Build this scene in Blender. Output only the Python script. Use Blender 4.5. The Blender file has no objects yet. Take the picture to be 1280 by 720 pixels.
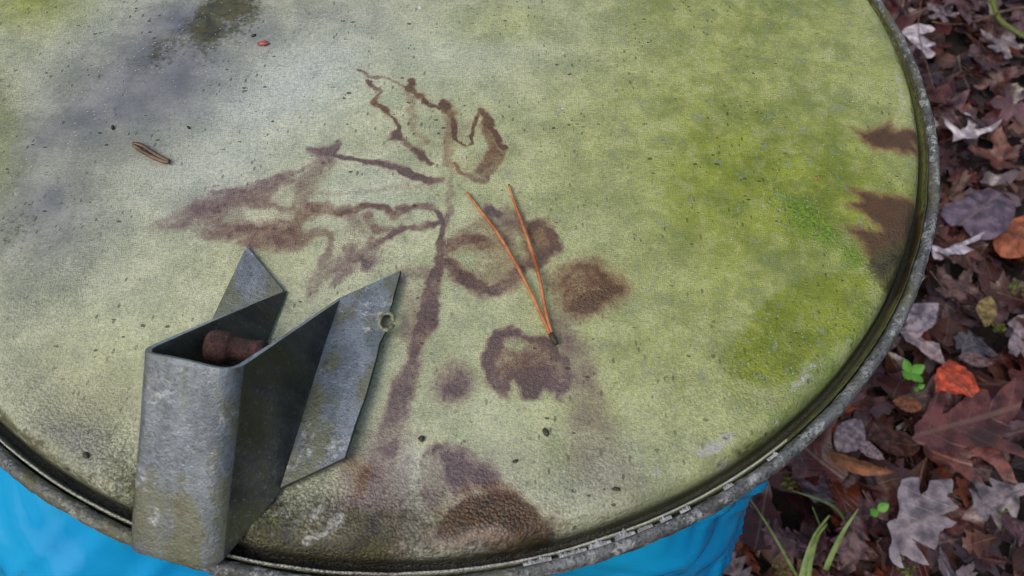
import bpy, bmesh, math, random
import numpy as np
from mathutils import Vector, Matrix

random.seed(7)
rng = np.random.default_rng(7)
R = math.radians
sc = bpy.context.scene
col = sc.collection

# ------------------------------------------------------------------ camera
Z0 = 0.72                                    # height of the drum's rim above the ground
PITCH, ROLL, CAMH = R(58.716), R(2.2407), 0.30983
CX, CY = -0.05526, 0.33890                   # drum axis as seen from the camera foot
FPX = 950.0
CAM = Vector((-CX, -CY, Z0 + CAMH))
cp, sp = math.cos(PITCH), math.sin(PITCH)
fwd = Vector((0, cp, -sp)); rt0 = Vector((1, 0, 0)); up0 = Vector((0, sp, cp))
rt = math.cos(ROLL) * rt0 + math.sin(ROLL) * up0
up = -math.sin(ROLL) * rt0 + math.cos(ROLL) * up0
cam_d = bpy.data.cameras.new('camera')
cam = bpy.data.objects.new('camera', cam_d); col.objects.link(cam)
M = Matrix((rt, up, -fwd)).transposed().to_4x4(); M.translation = CAM
cam.matrix_world = M
cam_d.sensor_width = 36.0
cam_d.lens = FPX / 1280 * 36.0
cam_d.clip_start = 0.01; cam_d.clip_end = 300
cam_d.dof.use_dof = True
cam_d.dof.focus_distance = 0.41
cam_d.dof.aperture_fstop = 13.0
sc.camera = cam

# ------------------------------------------------------------------ sky, sun, exposure
SUN_EL, SUN_AZ = R(52), R(-128)              # azimuth measured from +y towards +x
w = bpy.data.worlds.new('World'); sc.world = w; w.use_nodes = True
nt = w.node_tree; nt.nodes.clear()
sky = nt.nodes.new('ShaderNodeTexSky'); sky.sky_type = 'NISHITA'; sky.sun_disc = False
sky.sun_elevation = SUN_EL; sky.sun_rotation = SUN_AZ
sky.air_density = 1.6; sky.dust_density = 6.0; sky.ozone_density = 1.5
hs = nt.nodes.new('ShaderNodeHueSaturation'); hs.inputs['Saturation'].default_value = 0.95
bg = nt.nodes.new('ShaderNodeBackground'); bg.inputs['Strength'].default_value = 0.115
wo = nt.nodes.new('ShaderNodeOutputWorld')
nt.links.new(sky.outputs[0], hs.inputs['Color']); nt.links.new(hs.outputs[0], bg.inputs[0]); nt.links.new(bg.outputs[0], wo.inputs[0])
sd = bpy.data.lights.new('sun', 'SUN'); sd.energy = 1.0; sd.angle = R(35); sd.color = (1.0, 0.985, 0.96)
sun = bpy.data.objects.new('sun', sd); col.objects.link(sun)
tosun = Vector((math.sin(SUN_AZ) * math.cos(SUN_EL), math.cos(SUN_AZ) * math.cos(SUN_EL), math.sin(SUN_EL)))
sun.rotation_euler = tosun.to_track_quat('Z', 'Y').to_euler()
vs = sc.view_settings
vs.view_transform = 'Standard'; vs.look = 'None'; vs.gamma = 1.0; vs.use_curve_mapping = False
vs.exposure = 0.10
sc.cycles.filter_width = 1.0

# ------------------------------------------------------------------ helpers
LIDZ = Z0 + 0.008                            # flat top of the lid

def on_plane(px, py, z):
    """point of the horizontal plane at height z that was traced at this place of the photograph"""
    d = rt * ((px - 640) / FPX) + up * (-(py - 360) / FPX) + fwd
    return CAM + d * ((z - CAM.z) / d.z)

def on_lid(px, py): 
    p = on_plane(px, py, LIDZ); return np.array((p.x, p.y))

def tag(o, label=None, cat=None, group=None, kind=None):
    if label: o['label'] = label
    if cat: o['category'] = cat
    if group: o['group'] = group
    if kind: o['kind'] = kind
    return o

def link(name, me, mats, parent=None, smooth=True):
    o = bpy.data.objects.new(name, me); col.objects.link(o)
    for m in (mats if isinstance(mats, (list, tuple)) else [mats]):
        if not me.materials or m.name not in [x.name for x in me.materials]: me.materials.append(m)
    if parent is not None: o.parent = parent
    if smooth: me.polygons.foreach_set('use_smooth', [True] * len(me.polygons))
    return o

def empty(name, loc=(0, 0, 0)):
    o = bpy.data.objects.new(name, None); col.objects.link(o); o.location = loc; o.empty_display_size = .02
    return o

def grid_faces(n, m, wrap=False):
    """quads of an n x m vertex grid (rows n, columns m)"""
    i = np.arange(n - 1)[:, None]; j = np.arange(m if wrap else m - 1)[None, :]
    a = i * m + j; b = i * m + (j + 1) % m
    return np.stack([a, b, b + m, a + m], -1).reshape(-1, 4)

def mesh_np(name, v, f):
    me = bpy.data.meshes.new(name)
    v = np.asarray(v, np.float32); f = np.asarray(f, np.int32); k = f.shape[1]
    me.vertices.add(len(v)); me.vertices.foreach_set('co', v.ravel())
    me.loops.add(f.size); me.loops.foreach_set('vertex_index', f.ravel())
    me.polygons.add(len(f)); me.polygons.foreach_set('loop_start', np.arange(0, f.size, k, dtype=np.int32))
    me.update(calc_edges=True); me.validate()
    return me

def set_col(me, name, arr):
    a = me.color_attributes.new(name, 'FLOAT_COLOR', 'POINT')
    a.data.foreach_set('color', np.asarray(arr, np.float32).ravel())

def tube(pts, rad, seg=8, cap=True):
    pts = [Vector(p) for p in pts]; n = len(pts)
    rad = [rad] * n if not hasattr(rad, '__len__') else rad
    vs_, fs = [], []
    prev = None
    for i, p in enumerate(pts):
        t = (pts[min(i + 1, n - 1)] - pts[max(i - 1, 0)]).normalized()
        a = Vector((0, 0, 1)) if prev is None else prev
        if abs(a.dot(t)) > .98: a = Vector((1, 0, 0))
        x = (a - t * a.dot(t)).normalized(); prev = x; y = t.cross(x)
        for k in range(seg):
            q = 2 * math.pi * k / seg
            vs_.append(p + rad[i] * (math.cos(q) * x + math.sin(q) * y))
    for i in range(n - 1):
        for k in range(seg):
            fs.append((i * seg + k, i * seg + (k + 1) % seg, (i + 1) * seg + (k + 1) % seg, (i + 1) * seg + k))
    if cap:
        fs.append(tuple(range(seg))[::-1]); fs.append(tuple((n - 1) * seg + k for k in range(seg)))
    me = bpy.data.meshes.new('tube'); me.from_pydata(vs_, [], fs); me.update()
    return me

def catmull(pts, k=6):
    pts = [Vector(p) for p in pts]; out = []
    for i in range(len(pts) - 1):
        p0, p1, p2, p3 = pts[max(i - 1, 0)], pts[i], pts[i + 1], pts[min(i + 2, len(pts) - 1)]
        for s in range(k):
            t = s / k
            out.append(.5 * ((2 * p1) + (p2 - p0) * t + (2 * p0 - 5 * p1 + 4 * p2 - p3) * t * t + (3 * p1 - p0 - 3 * p2 + p3) * t ** 3))
    out.append(pts[-1]); return out

def hash2(ix, iy, s):
    h = (ix.astype(np.int64) * 374761393 + iy.astype(np.int64) * 668265263 + s * 974634777) & 0xffffffff
    h = ((h ^ (h >> 13)) * 1274126177) & 0xffffffff
    return ((h ^ (h >> 16)) & 0xffff) / 65535.0

def vnoise(x, y, s=0):
    ix = np.floor(x); iy = np.floor(y); fx = x - ix; fy = y - iy
    fx = fx * fx * (3 - 2 * fx); fy = fy * fy * (3 - 2 * fy)
    ix = ix.astype(np.int64); iy = iy.astype(np.int64)
    a = hash2(ix, iy, s); b = hash2(ix + 1, iy, s); c = hash2(ix, iy + 1, s); d = hash2(ix + 1, iy + 1, s)
    return (a * (1 - fx) + b * fx) * (1 - fy) + (c * (1 - fx) + d * fx) * fy

def fbm(x, y, s=0, o=4):
    t = 0; a = .5; n = 0
    for k in range(o):
        t = t + a * vnoise(x * 2 ** k, y * 2 ** k, s + k); n += a; a *= .5
    return t / n

def sstep(a, b, x):
    t = np.clip((x - a) / (b - a), 0, 1); return t * t * (3 - 2 * t)

# ---- node helper
class NT:
    def __init__(s, name):
        s.m = bpy.data.materials.new(name); s.m.use_nodes = True
        s.t = s.m.node_tree; s.n = s.t.nodes; s.n.clear()
        s.out = s.n.new('ShaderNodeOutputMaterial'); s.p = s.n.new('ShaderNodeBsdfPrincipled')
        s.t.links.new(s.p.outputs[0], s.out.inputs[0])
    def put(s, sock, v):
        if hasattr(v, 'is_linked') or isinstance(v, bpy.types.NodeSocket): s.t.links.new(v, sock)
        elif v is not None:
            if hasattr(sock.default_value, '__len__') and not hasattr(v, '__len__'): v = [v] * len(sock.default_value)
            if hasattr(sock.default_value, '__len__') and len(sock.default_value) == 4 and len(v) == 3: v = (*v, 1)
            sock.default_value = v
    def math(s, op, a, b=None, c=None, clamp=False):
        n = s.n.new('ShaderNodeMath'); n.operation = op; n.use_clamp = clamp
        for i, v in enumerate((a, b, c)):
            if v is not None: s.put(n.inputs[i], v)
        return n.outputs[0]
    def mix(s, f, a, b, mode='MIX'):
        n = s.n.new('ShaderNodeMix'); n.data_type = 'RGBA'; n.blend_type = mode
        s.put(n.inputs[0], f); s.put(n.inputs[6], a); s.put(n.inputs[7], b); return n.outputs[2]
    def ramp(s, f, lo, hi, a=0.0, b=1.0, smooth=True):
        n = s.n.new('ShaderNodeMapRange'); n.interpolation_type = 'SMOOTHSTEP' if smooth else 'LINEAR'
        s.put(n.inputs[0], f); s.put(n.inputs[1], lo); s.put(n.inputs[2], hi); s.put(n.inputs[3], a); s.put(n.inputs[4], b)
        return n.outputs[0]
    def coord(s, k='Object'):
        return s.n.new('ShaderNodeTexCoord').outputs[k]
    def noise(s, scale, detail=4, rough=.55, vec=None, dist=0, out='Fac'):
        n = s.n.new('ShaderNodeTexNoise'); n.inputs['Scale'].default_value = scale; n.inputs['Detail'].default_value = detail
        n.inputs['Roughness'].default_value = rough; n.inputs['Distortion'].default_value = dist
        s.put(n.inputs['Vector'], vec if vec is not None else s.coord()); return n.outputs[out]
    def voro(s, scale, vec=None, feat='F1', out='Distance', rnd=1.0):
        n = s.n.new('ShaderNodeTexVoronoi'); n.feature = feat; n.inputs['Scale'].default_value = scale
        n.inputs['Randomness'].default_value = rnd
        s.put(n.inputs['Vector'], vec if vec is not None else s.coord()); return n.outputs[out]
    def mapping(s, vec, scale=(1, 1, 1), rot=(0, 0, 0)):
        n = s.n.new('ShaderNodeMapping'); s.put(n.inputs[0], vec); n.inputs['Scale'].default_value = scale; n.inputs['Rotation'].default_value = rot
        return n.outputs[0]
    def bump(s, h, strength, dist, nrm=None):
        n = s.n.new('ShaderNodeBump'); s.put(n.inputs['Strength'], strength); n.inputs['Distance'].default_value = dist
        s.put(n.inputs['Height'], h)
        if nrm is not None: s.put(n.inputs['Normal'], nrm)
        return n.outputs[0]
    def attr(s, name):
        n = s.n.new('ShaderNodeVertexColor'); n.layer_name = name
        q = s.n.new('ShaderNodeSeparateColor'); s.t.links.new(n.outputs[0], q.inputs[0])
        return q.outputs[0], q.outputs[1], q.outputs[2], n.outputs[1]
    def set(s, **k):
        for a, v in k.items():
            s.put(s.p.inputs[a.replace('_', ' ')], v)
        return s.m

# ------------------------------------------------------------------ materials
def lid_material():
    s = NT('weathered_lid')
    stain, crust, dark, algae = s.attr('mask_a')
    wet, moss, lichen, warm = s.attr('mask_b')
    rough_zone, pit, chip, blue_white = s.attr('mask_c')
    n_mid = s.noise(45, 5, .65); n_fine = s.noise(620, 4, .72); n_gr = s.noise(1300, 1, .6)
    n_pat = s.noise(110, 4, .6, dist=.6)
    # paint film: chalky grey, greened by algae
    pale = s.mix(s.ramp(n_mid, .36, .66), (.35, .38, .28), (.51, .53, .395))
    oliv = s.mix(s.ramp(n_mid, .34, .66), (.205, .24, .045), (.33, .365, .10))
    al = s.math('ADD', algae, s.math('ADD', s.math('MULTIPLY', s.math('SUBTRACT', n_pat, .5), .75), s.math('MULTIPLY', s.math('SUBTRACT', n_fine, .5), .45)), clamp=True)
    pale = s.mix(s.math('MULTIPLY', blue_white, s.ramp(n_pat, .3, .62, .45, 1)), pale, (.58, .635, .66))  # bluish-white lightening in soft patches
    oliv = s.mix(s.ramp(al, .70, 1.05), oliv, s.mix(s.ramp(n_mid, .34, .66), (.13, .17, .009), (.235, .285, .022)))
    c = s.mix(al, pale, oliv)
    # blotchy grey-blue worn patches
    c = s.mix(s.math('MULTIPLY', s.ramp(n_pat, .54, .68), .38), c, (.27, .30, .29))
    # fine grain
    c = s.mix(.60, c, s.mix(s.ramp(n_fine, .32, .68), (.60, .60, .56), (1.34, 1.34, 1.34)), 'MULTIPLY')
    c = s.mix(.35, c, s.mix(s.ramp(n_gr, .36, .64), (.74, .74, .72), (1.22, 1.22, 1.22)), 'MULTIPLY')
    # wet film, its blue-lilac colour painting in the reflected sky
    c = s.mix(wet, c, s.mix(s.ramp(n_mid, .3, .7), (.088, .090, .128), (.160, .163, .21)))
    # warm (tan) tint
    c = s.mix(s.math('MULTIPLY', warm, .6), c, (.30, .24, .145))
    # tannin prints of old leaves
    e = s.math('ADD', stain, s.math('MULTIPLY', s.math('SUBTRACT', s.noise(330, 4, .7), .5), s.math('MULTIPLY', s.ramp(stain, .02, .35), .55)))
    st = s.ramp(e, .04, .95, 0, 1, False)
    hue = s.ramp(crust, .0, .52)
    stc = s.mix(s.ramp(st, .10, .50), s.mix(hue, (.27, .19, .145), (.27, .155, .075)), s.mix(hue, (.152, .092, .103), (.165, .068, .034)))
    stc = s.mix(s.ramp(st, .62, .98), stc, s.mix(hue, (.080, .045, .064), (.080, .028, .018)))
    c = s.mix(s.math('MULTIPLY', s.math('POWER', s.ramp(st, .0, .80, 0, 1, False), 1.0), .90), c, stc)
    c = s.mix(s.math('MULTIPLY', st, .5), c, s.mix(s.ramp(n_fine, .34, .66), (.62, .60, .60), (1.35, 1.36, 1.40)), 'MULTIPLY')
    # thick brown leaf remains
    cr = s.ramp(s.math('ADD', crust, s.math('MULTIPLY', s.math('SUBTRACT', n_fine, .5), .5)), .72, 1.0)
    c = s.mix(cr, c, s.mix(s.ramp(n_pat, .35, .65), (.038, .019, .010), (.095, .042, .016)))
    # dark moss and dirt
    dk = s.ramp(s.math('ADD', dark, s.math('MULTIPLY', s.math('SUBTRACT', s.noise(330, 5, .75), .5), 1.1)), .42, .78)
    dk = s.math('MULTIPLY', dk, s.ramp(dark, .03, .25))
    c = s.mix(s.math('MULTIPLY', dk, .9), c, s.mix(s.ramp(n_pat, .35, .62), (.022, .022, .012), (.075, .07, .018)))
    # bright moss
    mo = s.ramp(s.math('ADD', moss, s.math('MULTIPLY', s.math('SUBTRACT', s.math('ADD', s.math('MULTIPLY', n_fine, .5), s.math('MULTIPLY', n_pat, .5)), .5), 2.0)), .25, .85)
    mo = s.math('MULTIPLY', mo, s.ramp(moss, .03, .2))
    c = s.mix(s.math('MULTIPLY', mo, .75), c, s.mix(s.ramp(n_fine, .3, .7), (.035, .085, .004), (.20, .36, .012)))
    # bare grey / whitish lichen
    li = s.ramp(s.math('ADD', lichen, s.math('MULTIPLY', s.math('SUBTRACT', s.noise(170, 5, .7), .5), 1.2)), .45, .72)
    li = s.math('MULTIPLY', li, s.ramp(lichen, .03, .2))
    c = s.mix(s.math('MULTIPLY', li, .85), c, s.mix(n_fine, (.26, .27, .26), (.52, .53, .52)))
    # little dark specks, elongated, denser on the green side
    co = s.coord()
    v1 = s.voro(420, s.mapping(co, (1, .45, 1), (0, 0, .7))); v1c = s.voro(420, s.mapping(co, (1, .45, 1), (0, 0, .7)), out='Color')
    sx = s.n.new('ShaderNodeSeparateColor'); s.t.links.new(v1c, sx.inputs[0])
    sp1 = s.math('MULTIPLY', s.ramp(s.math('DIVIDE', v1, s.math('ADD', .3, s.math('MULTIPLY', sx.outputs[1], .9))), .32, .20), s.math('GREATER_THAN', sx.outputs[0], .62))
    v2c = s.mapping(s.mix(.0016, co, s.noise(260, 1, .5, out='Color')), (.62, 1, 1), (0, 0, -.5))
    v2 = s.voro(330, v2c); q = s.n.new('ShaderNodeSeparateColor'); s.t.links.new(s.voro(330, v2c, out='Color'), q.inputs[0])
    sp2 = s.math('MULTIPLY', s.ramp(s.math('DIVIDE', v2, s.math('ADD', .25, s.math('MULTIPLY', q.outputs[0], .85))), .30, .20), s.math('GREATER_THAN', q.outputs[1], .76))
    clus = s.ramp(s.noise(30, 3, .6), .38, .62, .15, 1)
    spk = s.math('MULTIPLY', s.math('MAXIMUM', s.math('MULTIPLY', sp1, .75), sp2), clus)
    c = s.mix(s.math('MULTIPLY', spk, .85), c, (.035, .036, .02))
    # pale pin-prick grains
    v3 = s.voro(390); q3 = s.n.new('ShaderNodeSeparateColor'); s.t.links.new(s.voro(390, out='Color'), q3.inputs[0])
    wp = s.math('MULTIPLY', s.math('MULTIPLY', s.ramp(v3, .20, .10), s.math('GREATER_THAN', q3.outputs[2], .86)), s.ramp(stain, .05, .4, 1, .1))
    c = s.mix(s.math('MULTIPLY', wp, .55), c, (.50, .53, .43))
    # hard white chips
    c = s.mix(s.ramp(s.math('ADD', chip, s.math('MULTIPLY', s.math('SUBTRACT', n_fine, .5), .7)), .5, .62), c, (.58, .60, .60))
    # black groove
    c = s.mix(s.math('MULTIPLY', pit, .93), c, (.012, .013, .009))
    lump = s.voro(760)
    c = s.mix(s.math('MULTIPLY', s.math('MULTIPLY', rough_zone, s.ramp(s.math('ADD', s.math('MULTIPLY', lump, .4), s.math('MULTIPLY', s.noise(900, 2, .6), .8)), .52, .74)), .8), c, (.035, .032, .022))
    ro = s.ramp(wet, 0, .8, .42, .11)
    ro = s.mix(s.ramp(stain, .1, .7), ro, .30); ro = s.mix(s.math('MULTIPLY', rough_zone, .8), ro, .24)
    ro = s.math('ADD', ro, s.math('MULTIPLY', s.math('SUBTRACT', n_fine, .5), .16))
    h = s.math('ADD', s.math('MULTIPLY', n_fine, .55), s.math('MULTIPLY', n_gr, .30))
    h = s.math('ADD', h, s.math('MULTIPLY', s.math('SUBTRACT', 1, lump), s.math('MULTIPLY', rough_zone, 1.3)))
    h = s.math('ADD', h, s.math('MULTIPLY', s.math('MULTIPLY', s.math('ADD', moss, dark), n_fine), 1.4))
    stg = s.ramp(wet, .2, .8, .75, .15)
    nb = s.bump(h, stg, .0012)
    return s.set(Base_Color=c, Roughness=ro, Normal=nb, Specular_IOR_Level=.5)

def ring_material():
    s = NT('zinc_rim')
    co = s.coord()
    n1 = s.noise(45, 5, .65); n2 = s.noise(620, 4, .72); n3 = s.noise(150, 5, .75)
    c = s.mix(s.ramp(n1, .3, .7), (.075, .082, .085), (.19, .20, .215))
    c = s.mix(s.math('MULTIPLY', s.ramp(n3, .50, .62), .85), c, (.42, .44, .46))
    c = s.mix(s.math('MULTIPLY', s.ramp(n2, .50, .62), .85), c, (.035, .037, .028))
    c = s.mix(s.math('MULTIPLY', s.ramp(s.noise(24, 4, .6), .50, .66), .75), c, s.mix(n2, (.06, .065, .02), (.17, .165, .07)))
    sx = s.n.new('ShaderNodeSeparateXYZ'); s.t.links.new(co, sx.inputs[0])
    low = s.ramp(sx.outputs[2], Z0 - .0030, Z0 - .0070)
    c = s.mix(s.math('MULTIPLY', low, s.ramp(n3, .32, .58, .3, .95)), c, (.075, .048, .026))
    h = s.math('ADD', s.math('MULTIPLY', n2, .7), n3)
    return s.set(Base_Color=c, Roughness=s.ramp(n3, .3, .7, .34, .60), Metallic=.2, Normal=s.bump(h, .8, .0016))

def bracket_material(name, base=1.0, dirt=.0):
    s = NT(name)
    st = s.mapping(s.coord(), (1.6, .8, .55))                      # rain streaks run down the sheet
    n1 = s.noise(55, 5, .7, st); n2 = s.noise(640, 4, .72); n3 = s.noise(190, 5, .75); n4 = s.noise(34, 4, .65, st)
    c = s.mix(s.ramp(n1, .32, .66), (.19 * base, .225 * base, .27 * base), (.35 * base, .405 * base, .48 * base))
    c = s.mix(s.math('MULTIPLY', s.ramp(n4, .48 - dirt, .64 - dirt), .7), c, (.225 * base, .225 * base, .095 * base))
    c = s.mix(s.math('MULTIPLY', s.ramp(s.noise(48, 5, .75), .56, .66), .8), c, (.66 * base, .70 * base, .74 * base))
    c = s.mix(s.math('MULTIPLY', s.ramp(n2, .54, .68), .7), c, (.06, .065, .06))
    c = s.mix(s.math('MULTIPLY', s.ramp(s.noise(85, 5, .75), .58, .70), .6), c, (.085, .07, .045))
    h = s.math('ADD', s.math('MULTIPLY', n2, .6), n3)
    return s.set(Base_Color=c, Roughness=s.ramp(n3, .3, .7, .26, .50), Metallic=.45, Normal=s.bump(h, .6, .001))

def shaded_grime_material():  # dirt mixed with painted-in shade for the bracket's unlit faces
    s = NT('shaded_grimy_zinc')
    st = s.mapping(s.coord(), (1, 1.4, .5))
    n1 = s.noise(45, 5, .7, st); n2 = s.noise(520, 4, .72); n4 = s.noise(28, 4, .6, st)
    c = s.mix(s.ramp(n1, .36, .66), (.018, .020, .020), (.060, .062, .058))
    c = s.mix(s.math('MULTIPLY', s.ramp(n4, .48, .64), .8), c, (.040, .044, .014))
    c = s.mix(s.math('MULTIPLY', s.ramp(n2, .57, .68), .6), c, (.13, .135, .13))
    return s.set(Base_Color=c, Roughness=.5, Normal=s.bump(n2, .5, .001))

def rust_material(a=(.030, .012, .011), b=(.085, .034, .030)):
    s = NT('rust')
    n = s.noise(260, 4, .7)
    return s.set(Base_Color=s.mix(s.ramp(n, .35, .65), a, b), Roughness=.72, Normal=s.bump(s.math('ADD', n, s.noise(900, 3, .7)), .9, .0014))

def flake_material():
    s = NT('zinc_bloom')
    n = s.noise(400, 4, .7)
    return s.set(Base_Color=s.mix(s.ramp(n, .35, .65), (.18, .19, .20), (.40, .41, .44)), Roughness=.6, Normal=s.bump(n, .5, .0008))

def bag_material():
    s = NT('blue_plastic')
    n = s.noise(14, 3, .5); n2 = s.noise(120, 3, .5)
    base = s.mix(s.ramp(n, .3, .7), (.004, .42, .97), (.010, .53, .99))
    base = s.mix(s.math('MULTIPLY', s.ramp(s.noise(60, 4, .65), .62, .76), .35), base, (.05, .12, .22))
    s.set(Base_Color=base, Roughness=s.ramp(n2, .3, .7, .08, .18), Specular_IOR_Level=.6, Normal=s.bump(s.noise(38, 2, .5), .25, .004))
    tr = s.n.new('ShaderNodeBsdfTranslucent'); s.put(tr.inputs[0], base)
    mx = s.n.new('ShaderNodeMixShader'); mx.inputs[0].default_value = .40
    s.t.links.new(s.p.outputs[0], mx.inputs[1]); s.t.links.new(tr.outputs[0], mx.inputs[2]); s.t.links.new(mx.outputs[0], s.out.inputs[0])
    return s.m

def leaf_material(name, vcol=False):
    s = NT(name)
    if vcol:
        n = s.n.new('ShaderNodeVertexColor'); n.layer_name = 'tint'; base = n.outputs[0]; rnd = 0.3
    else:
        oi = s.n.new('ShaderNodeObjectInfo'); base = oi.outputs['Color']; rnd = oi.outputs['Random']
    uv = s.coord('UV'); sx = s.n.new('ShaderNodeSeparateXYZ'); s.t.links.new(uv, sx.inputs[0])
    v = s.math('ABSOLUTE', s.math('SUBTRACT', sx.outputs[1], .5))
    n4 = s.n.new('ShaderNodeTexNoise'); n4.noise_dimensions = '4D'; n4.inputs['Scale'].default_value = 8; n4.inputs['Detail'].default_value = 5
    s.put(n4.inputs['Vector'], s.coord()); s.put(n4.inputs['W'], s.math('MULTIPLY', rnd, 50))
    n5 = s.noise(60, 4, .65)
    c = s.mix(1.0, base, s.mix(s.ramp(n4.outputs[0], .34, .68), (.42, .40, .42), (1.5, 1.42, 1.38)), 'MULTIPLY')
    c = s.mix(.45, c, s.mix(s.ramp(n5, .3, .7), (.66, .64, .64), (1.28, 1.28, 1.28)), 'MULTIPLY')
    wv = s.math('ABSOLUTE', s.math('SUBTRACT', s.math('FRACT', s.math('MULTIPLY', s.math('SUBTRACT', sx.outputs[0], s.math('MULTIPLY', v, .9)), 7.0)), .5))
    vein = s.math('MAXIMUM', s.ramp(v, .022, .008), s.math('MULTIPLY', s.ramp(wv, .07, .02), .6))
    c = s.mix(s.math('MULTIPLY', vein, .40), c, s.mix(.55, base, (.30, .22, .16)))
    h = s.math('ADD', s.math('MULTIPLY', vein, .6), s.math('ADD', s.math('MULTIPLY', n5, .5), n4.outputs[0]))
    return s.set(Base_Color=c, Roughness=s.ramp(n4.outputs[0], .35, .7, .14, .36), Normal=s.bump(h, .5, .003), Specular_IOR_Level=.5)

def plain(name, a, b, rough=.5, scale=90, bump=.3, trans=0):
    s = NT(name)
    n = s.noise(scale, 4, .65)
    s.set(Base_Color=s.mix(s.ramp(n, .32, .68), a, b), Roughness=rough, Normal=s.bump(n, bump, .002))
    if trans:
        s.put(s.p.inputs['Subsurface Weight'], trans); s.put(s.p.inputs['Subsurface Radius'], (.004, .006, .002))
    return s.m

def soil_material():
    s = NT('wet_soil')
    n = s.noise(30, 6, .7); n2 = s.noise(220, 4, .7)
    c = s.mix(s.ramp(n, .3, .7), (.012, .008, .007), (.040, .026, .022))
    c = s.mix(s.math('MULTIPLY', s.ramp(n2, .55, .7), .6), c, (.07, .05, .045))
    return s.set(Base_Color=c, Roughness=.5, Normal=s.bump(s.math('ADD', n, n2), .8, .01))

MAT = dict(lid=lid_material(), ring=ring_material(), zinc=bracket_material('dull_zinc', .52, .03), zinc2=bracket_material('algae_zinc', .66, .04),
           edge_highlight=bracket_material('edge_highlight_zinc', 1.15), shade_grime=shaded_grime_material(), rust=rust_material(), flake=flake_material(), bag=bag_material(), leaf=leaf_material('wet_leaf'),  # pale edge zinc paints a highlight; grimy zinc paints shade with the dirt
           litter=leaf_material('leaf_mass', True), soil=soil_material(),
           needle=plain('dry_needle', (.26, .07, .02), (.50, .21, .09), .18, 120, .2), twig=plain('twig_bark', (.06, .035, .02), (.16, .10, .06), .5, 200),
           grass=plain('grass_blade', (.10, .17, .04), (.22, .30, .10), .4, 60, .2, .1), green=plain('seedling_green', (.08, .25, .02), (.16, .42, .05), .4, 90, .2, .1),
           mossy=plain('moss_green', (.05, .075, .012), (.14, .18, .03), .7, 300, .6),
           verdigris=plain('verdigris', (.10, .10, .05), (.30, .31, .20), .6, 500, .6),
           bit=plain('dark_bit', (.02, .018, .012), (.07, .06, .03), .6, 500), bud=plain('red_bud', (.25, .05, .05), (.45, .14, .12), .4, 300),
           drum=plain('drum_paint', (.05, .06, .055), (.11, .12, .11), .5, 30))

# ------------------------------------------------------------------ the ground
def build_ground():
    g = np.concatenate([-np.geomspace(60, 3, 12), np.linspace(-2.6, 2.6, 131), np.geomspace(3, 60, 12)])
    X, Y = np.meshgrid(g, g)
    Z = (fbm(X * 1.3 + 9, Y * 1.3, 3) - .5) * .06 + (fbm(X * 9, Y * 9, 5) - .5) * .02 - .012
    Z -= .01 * np.exp(-(X ** 2 + Y ** 2) / .1)
    n = len(g)
    o = link('ground', mesh_np('ground', np.stack([X, Y, Z], -1).reshape(-1, 3), grid_faces(n, n)), MAT['soil'])
    tag(o, kind='structure')
build_ground()

# ------------------------------------------------------------------ the drum under the lid
def lathe(prof, seg=128, wob=None):
    th = np.linspace(0, 2 * np.pi, seg, endpoint=False)
    v = []
    for r, z in prof:
        rr = r + (wob(th, z) if wob else 0)
        v.append(np.stack([rr * np.cos(th), rr * np.sin(th), np.full(seg, z)], -1))
    f = grid_faces(len(prof), seg, True)
    return np.concatenate(v), f

def build_drum():
    t = empty('steel_drum'); tag(t, 'round steel drum standing on the leaf litter, wrapped in the blue bag', 'drum')
    prof = [(.0, .004), (.252, .004), (.260, .012)]
    for zc in (.25, .48):
        prof += [(.260, zc - .02), (.264, zc - .008), (.264, zc + .008), (.260, zc + .02)]
    prof += [(.260, Z0 - .010), (.258, Z0 - .010), (.258, .02)]
    v, f = lathe(prof, 96)
    link('drum_wall', mesh_np('drum_wall', v, f), MAT['drum'], t)
build_drum()

# ------------------------------------------------------------------ the blue bag
def build_bag():
    nth, nz = 620, 90
    th = np.linspace(-np.pi, np.pi, nth, endpoint=False)
    TT, D = np.meshgrid(th, np.linspace(0, 1, nz) ** 1.3 * .42)
    k = 1 / .28
    rr = .2745 - .004 * sstep(0, .05, D)
    rr = rr + .20 * np.exp(-((TT + .98) / .28) ** 2) * D + np.exp(-((TT + 2.28) / .42) ** 2) * (.052 * sstep(0, .07, D) + .12 * D)
    rr = rr - .014 * np.exp(-((TT + .50) / .30) ** 2)
    a = sstep(0.0, .06, D); u = TT * .28
    ridge = lambda x, y, s: 1 - np.abs(2 * vnoise(x, y, s) - 1)
    fold = (ridge(u * 20 + D * 14, D * 4 + 3, 11) - .6) * .018 + (ridge(u * 30 - D * 26, D * 10, 17) - .6) * .008
    fold += (ridge(u * 62 + D * 40, D * 22 + 7, 23) - .6) * .0050 + (ridge(u * 36 - D * 50, D * 30 + 2, 29) - .6) * .0050
    rr = rr + fold * a
    rr = np.maximum(rr, .2620)
    Z = Z0 - .006 - D - (fbm(u * 7, D * 2, 41) - .5) * .09 * (D / .42) ** 2
    P = np.stack([rr * np.cos(TT), rr * np.sin(TT), Z], -1).reshape(-1, 3)
    o = link('plastic_bag', mesh_np('plastic_bag', P, grid_faces(nz, nth, True)), MAT['bag'])
    tag(o, 'bright blue plastic bag hanging in folds below the rim of the lid', 'bag')
build_bag()

# ------------------------------------------------------------------ the lid
def seg_dist(X, Y, a, b):
    ab = b - a; l = max(ab @ ab, 1e-12)
    t = np.clip(((X - a[0]) * ab[0] + (Y - a[1]) * ab[1]) / l, 0, 1)
    return np.hypot(X - a[0] - t * ab[0], Y - a[1] - t * ab[1]), t

PXM = .00047                                   # metres of lid per photograph pixel, near the middle

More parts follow.
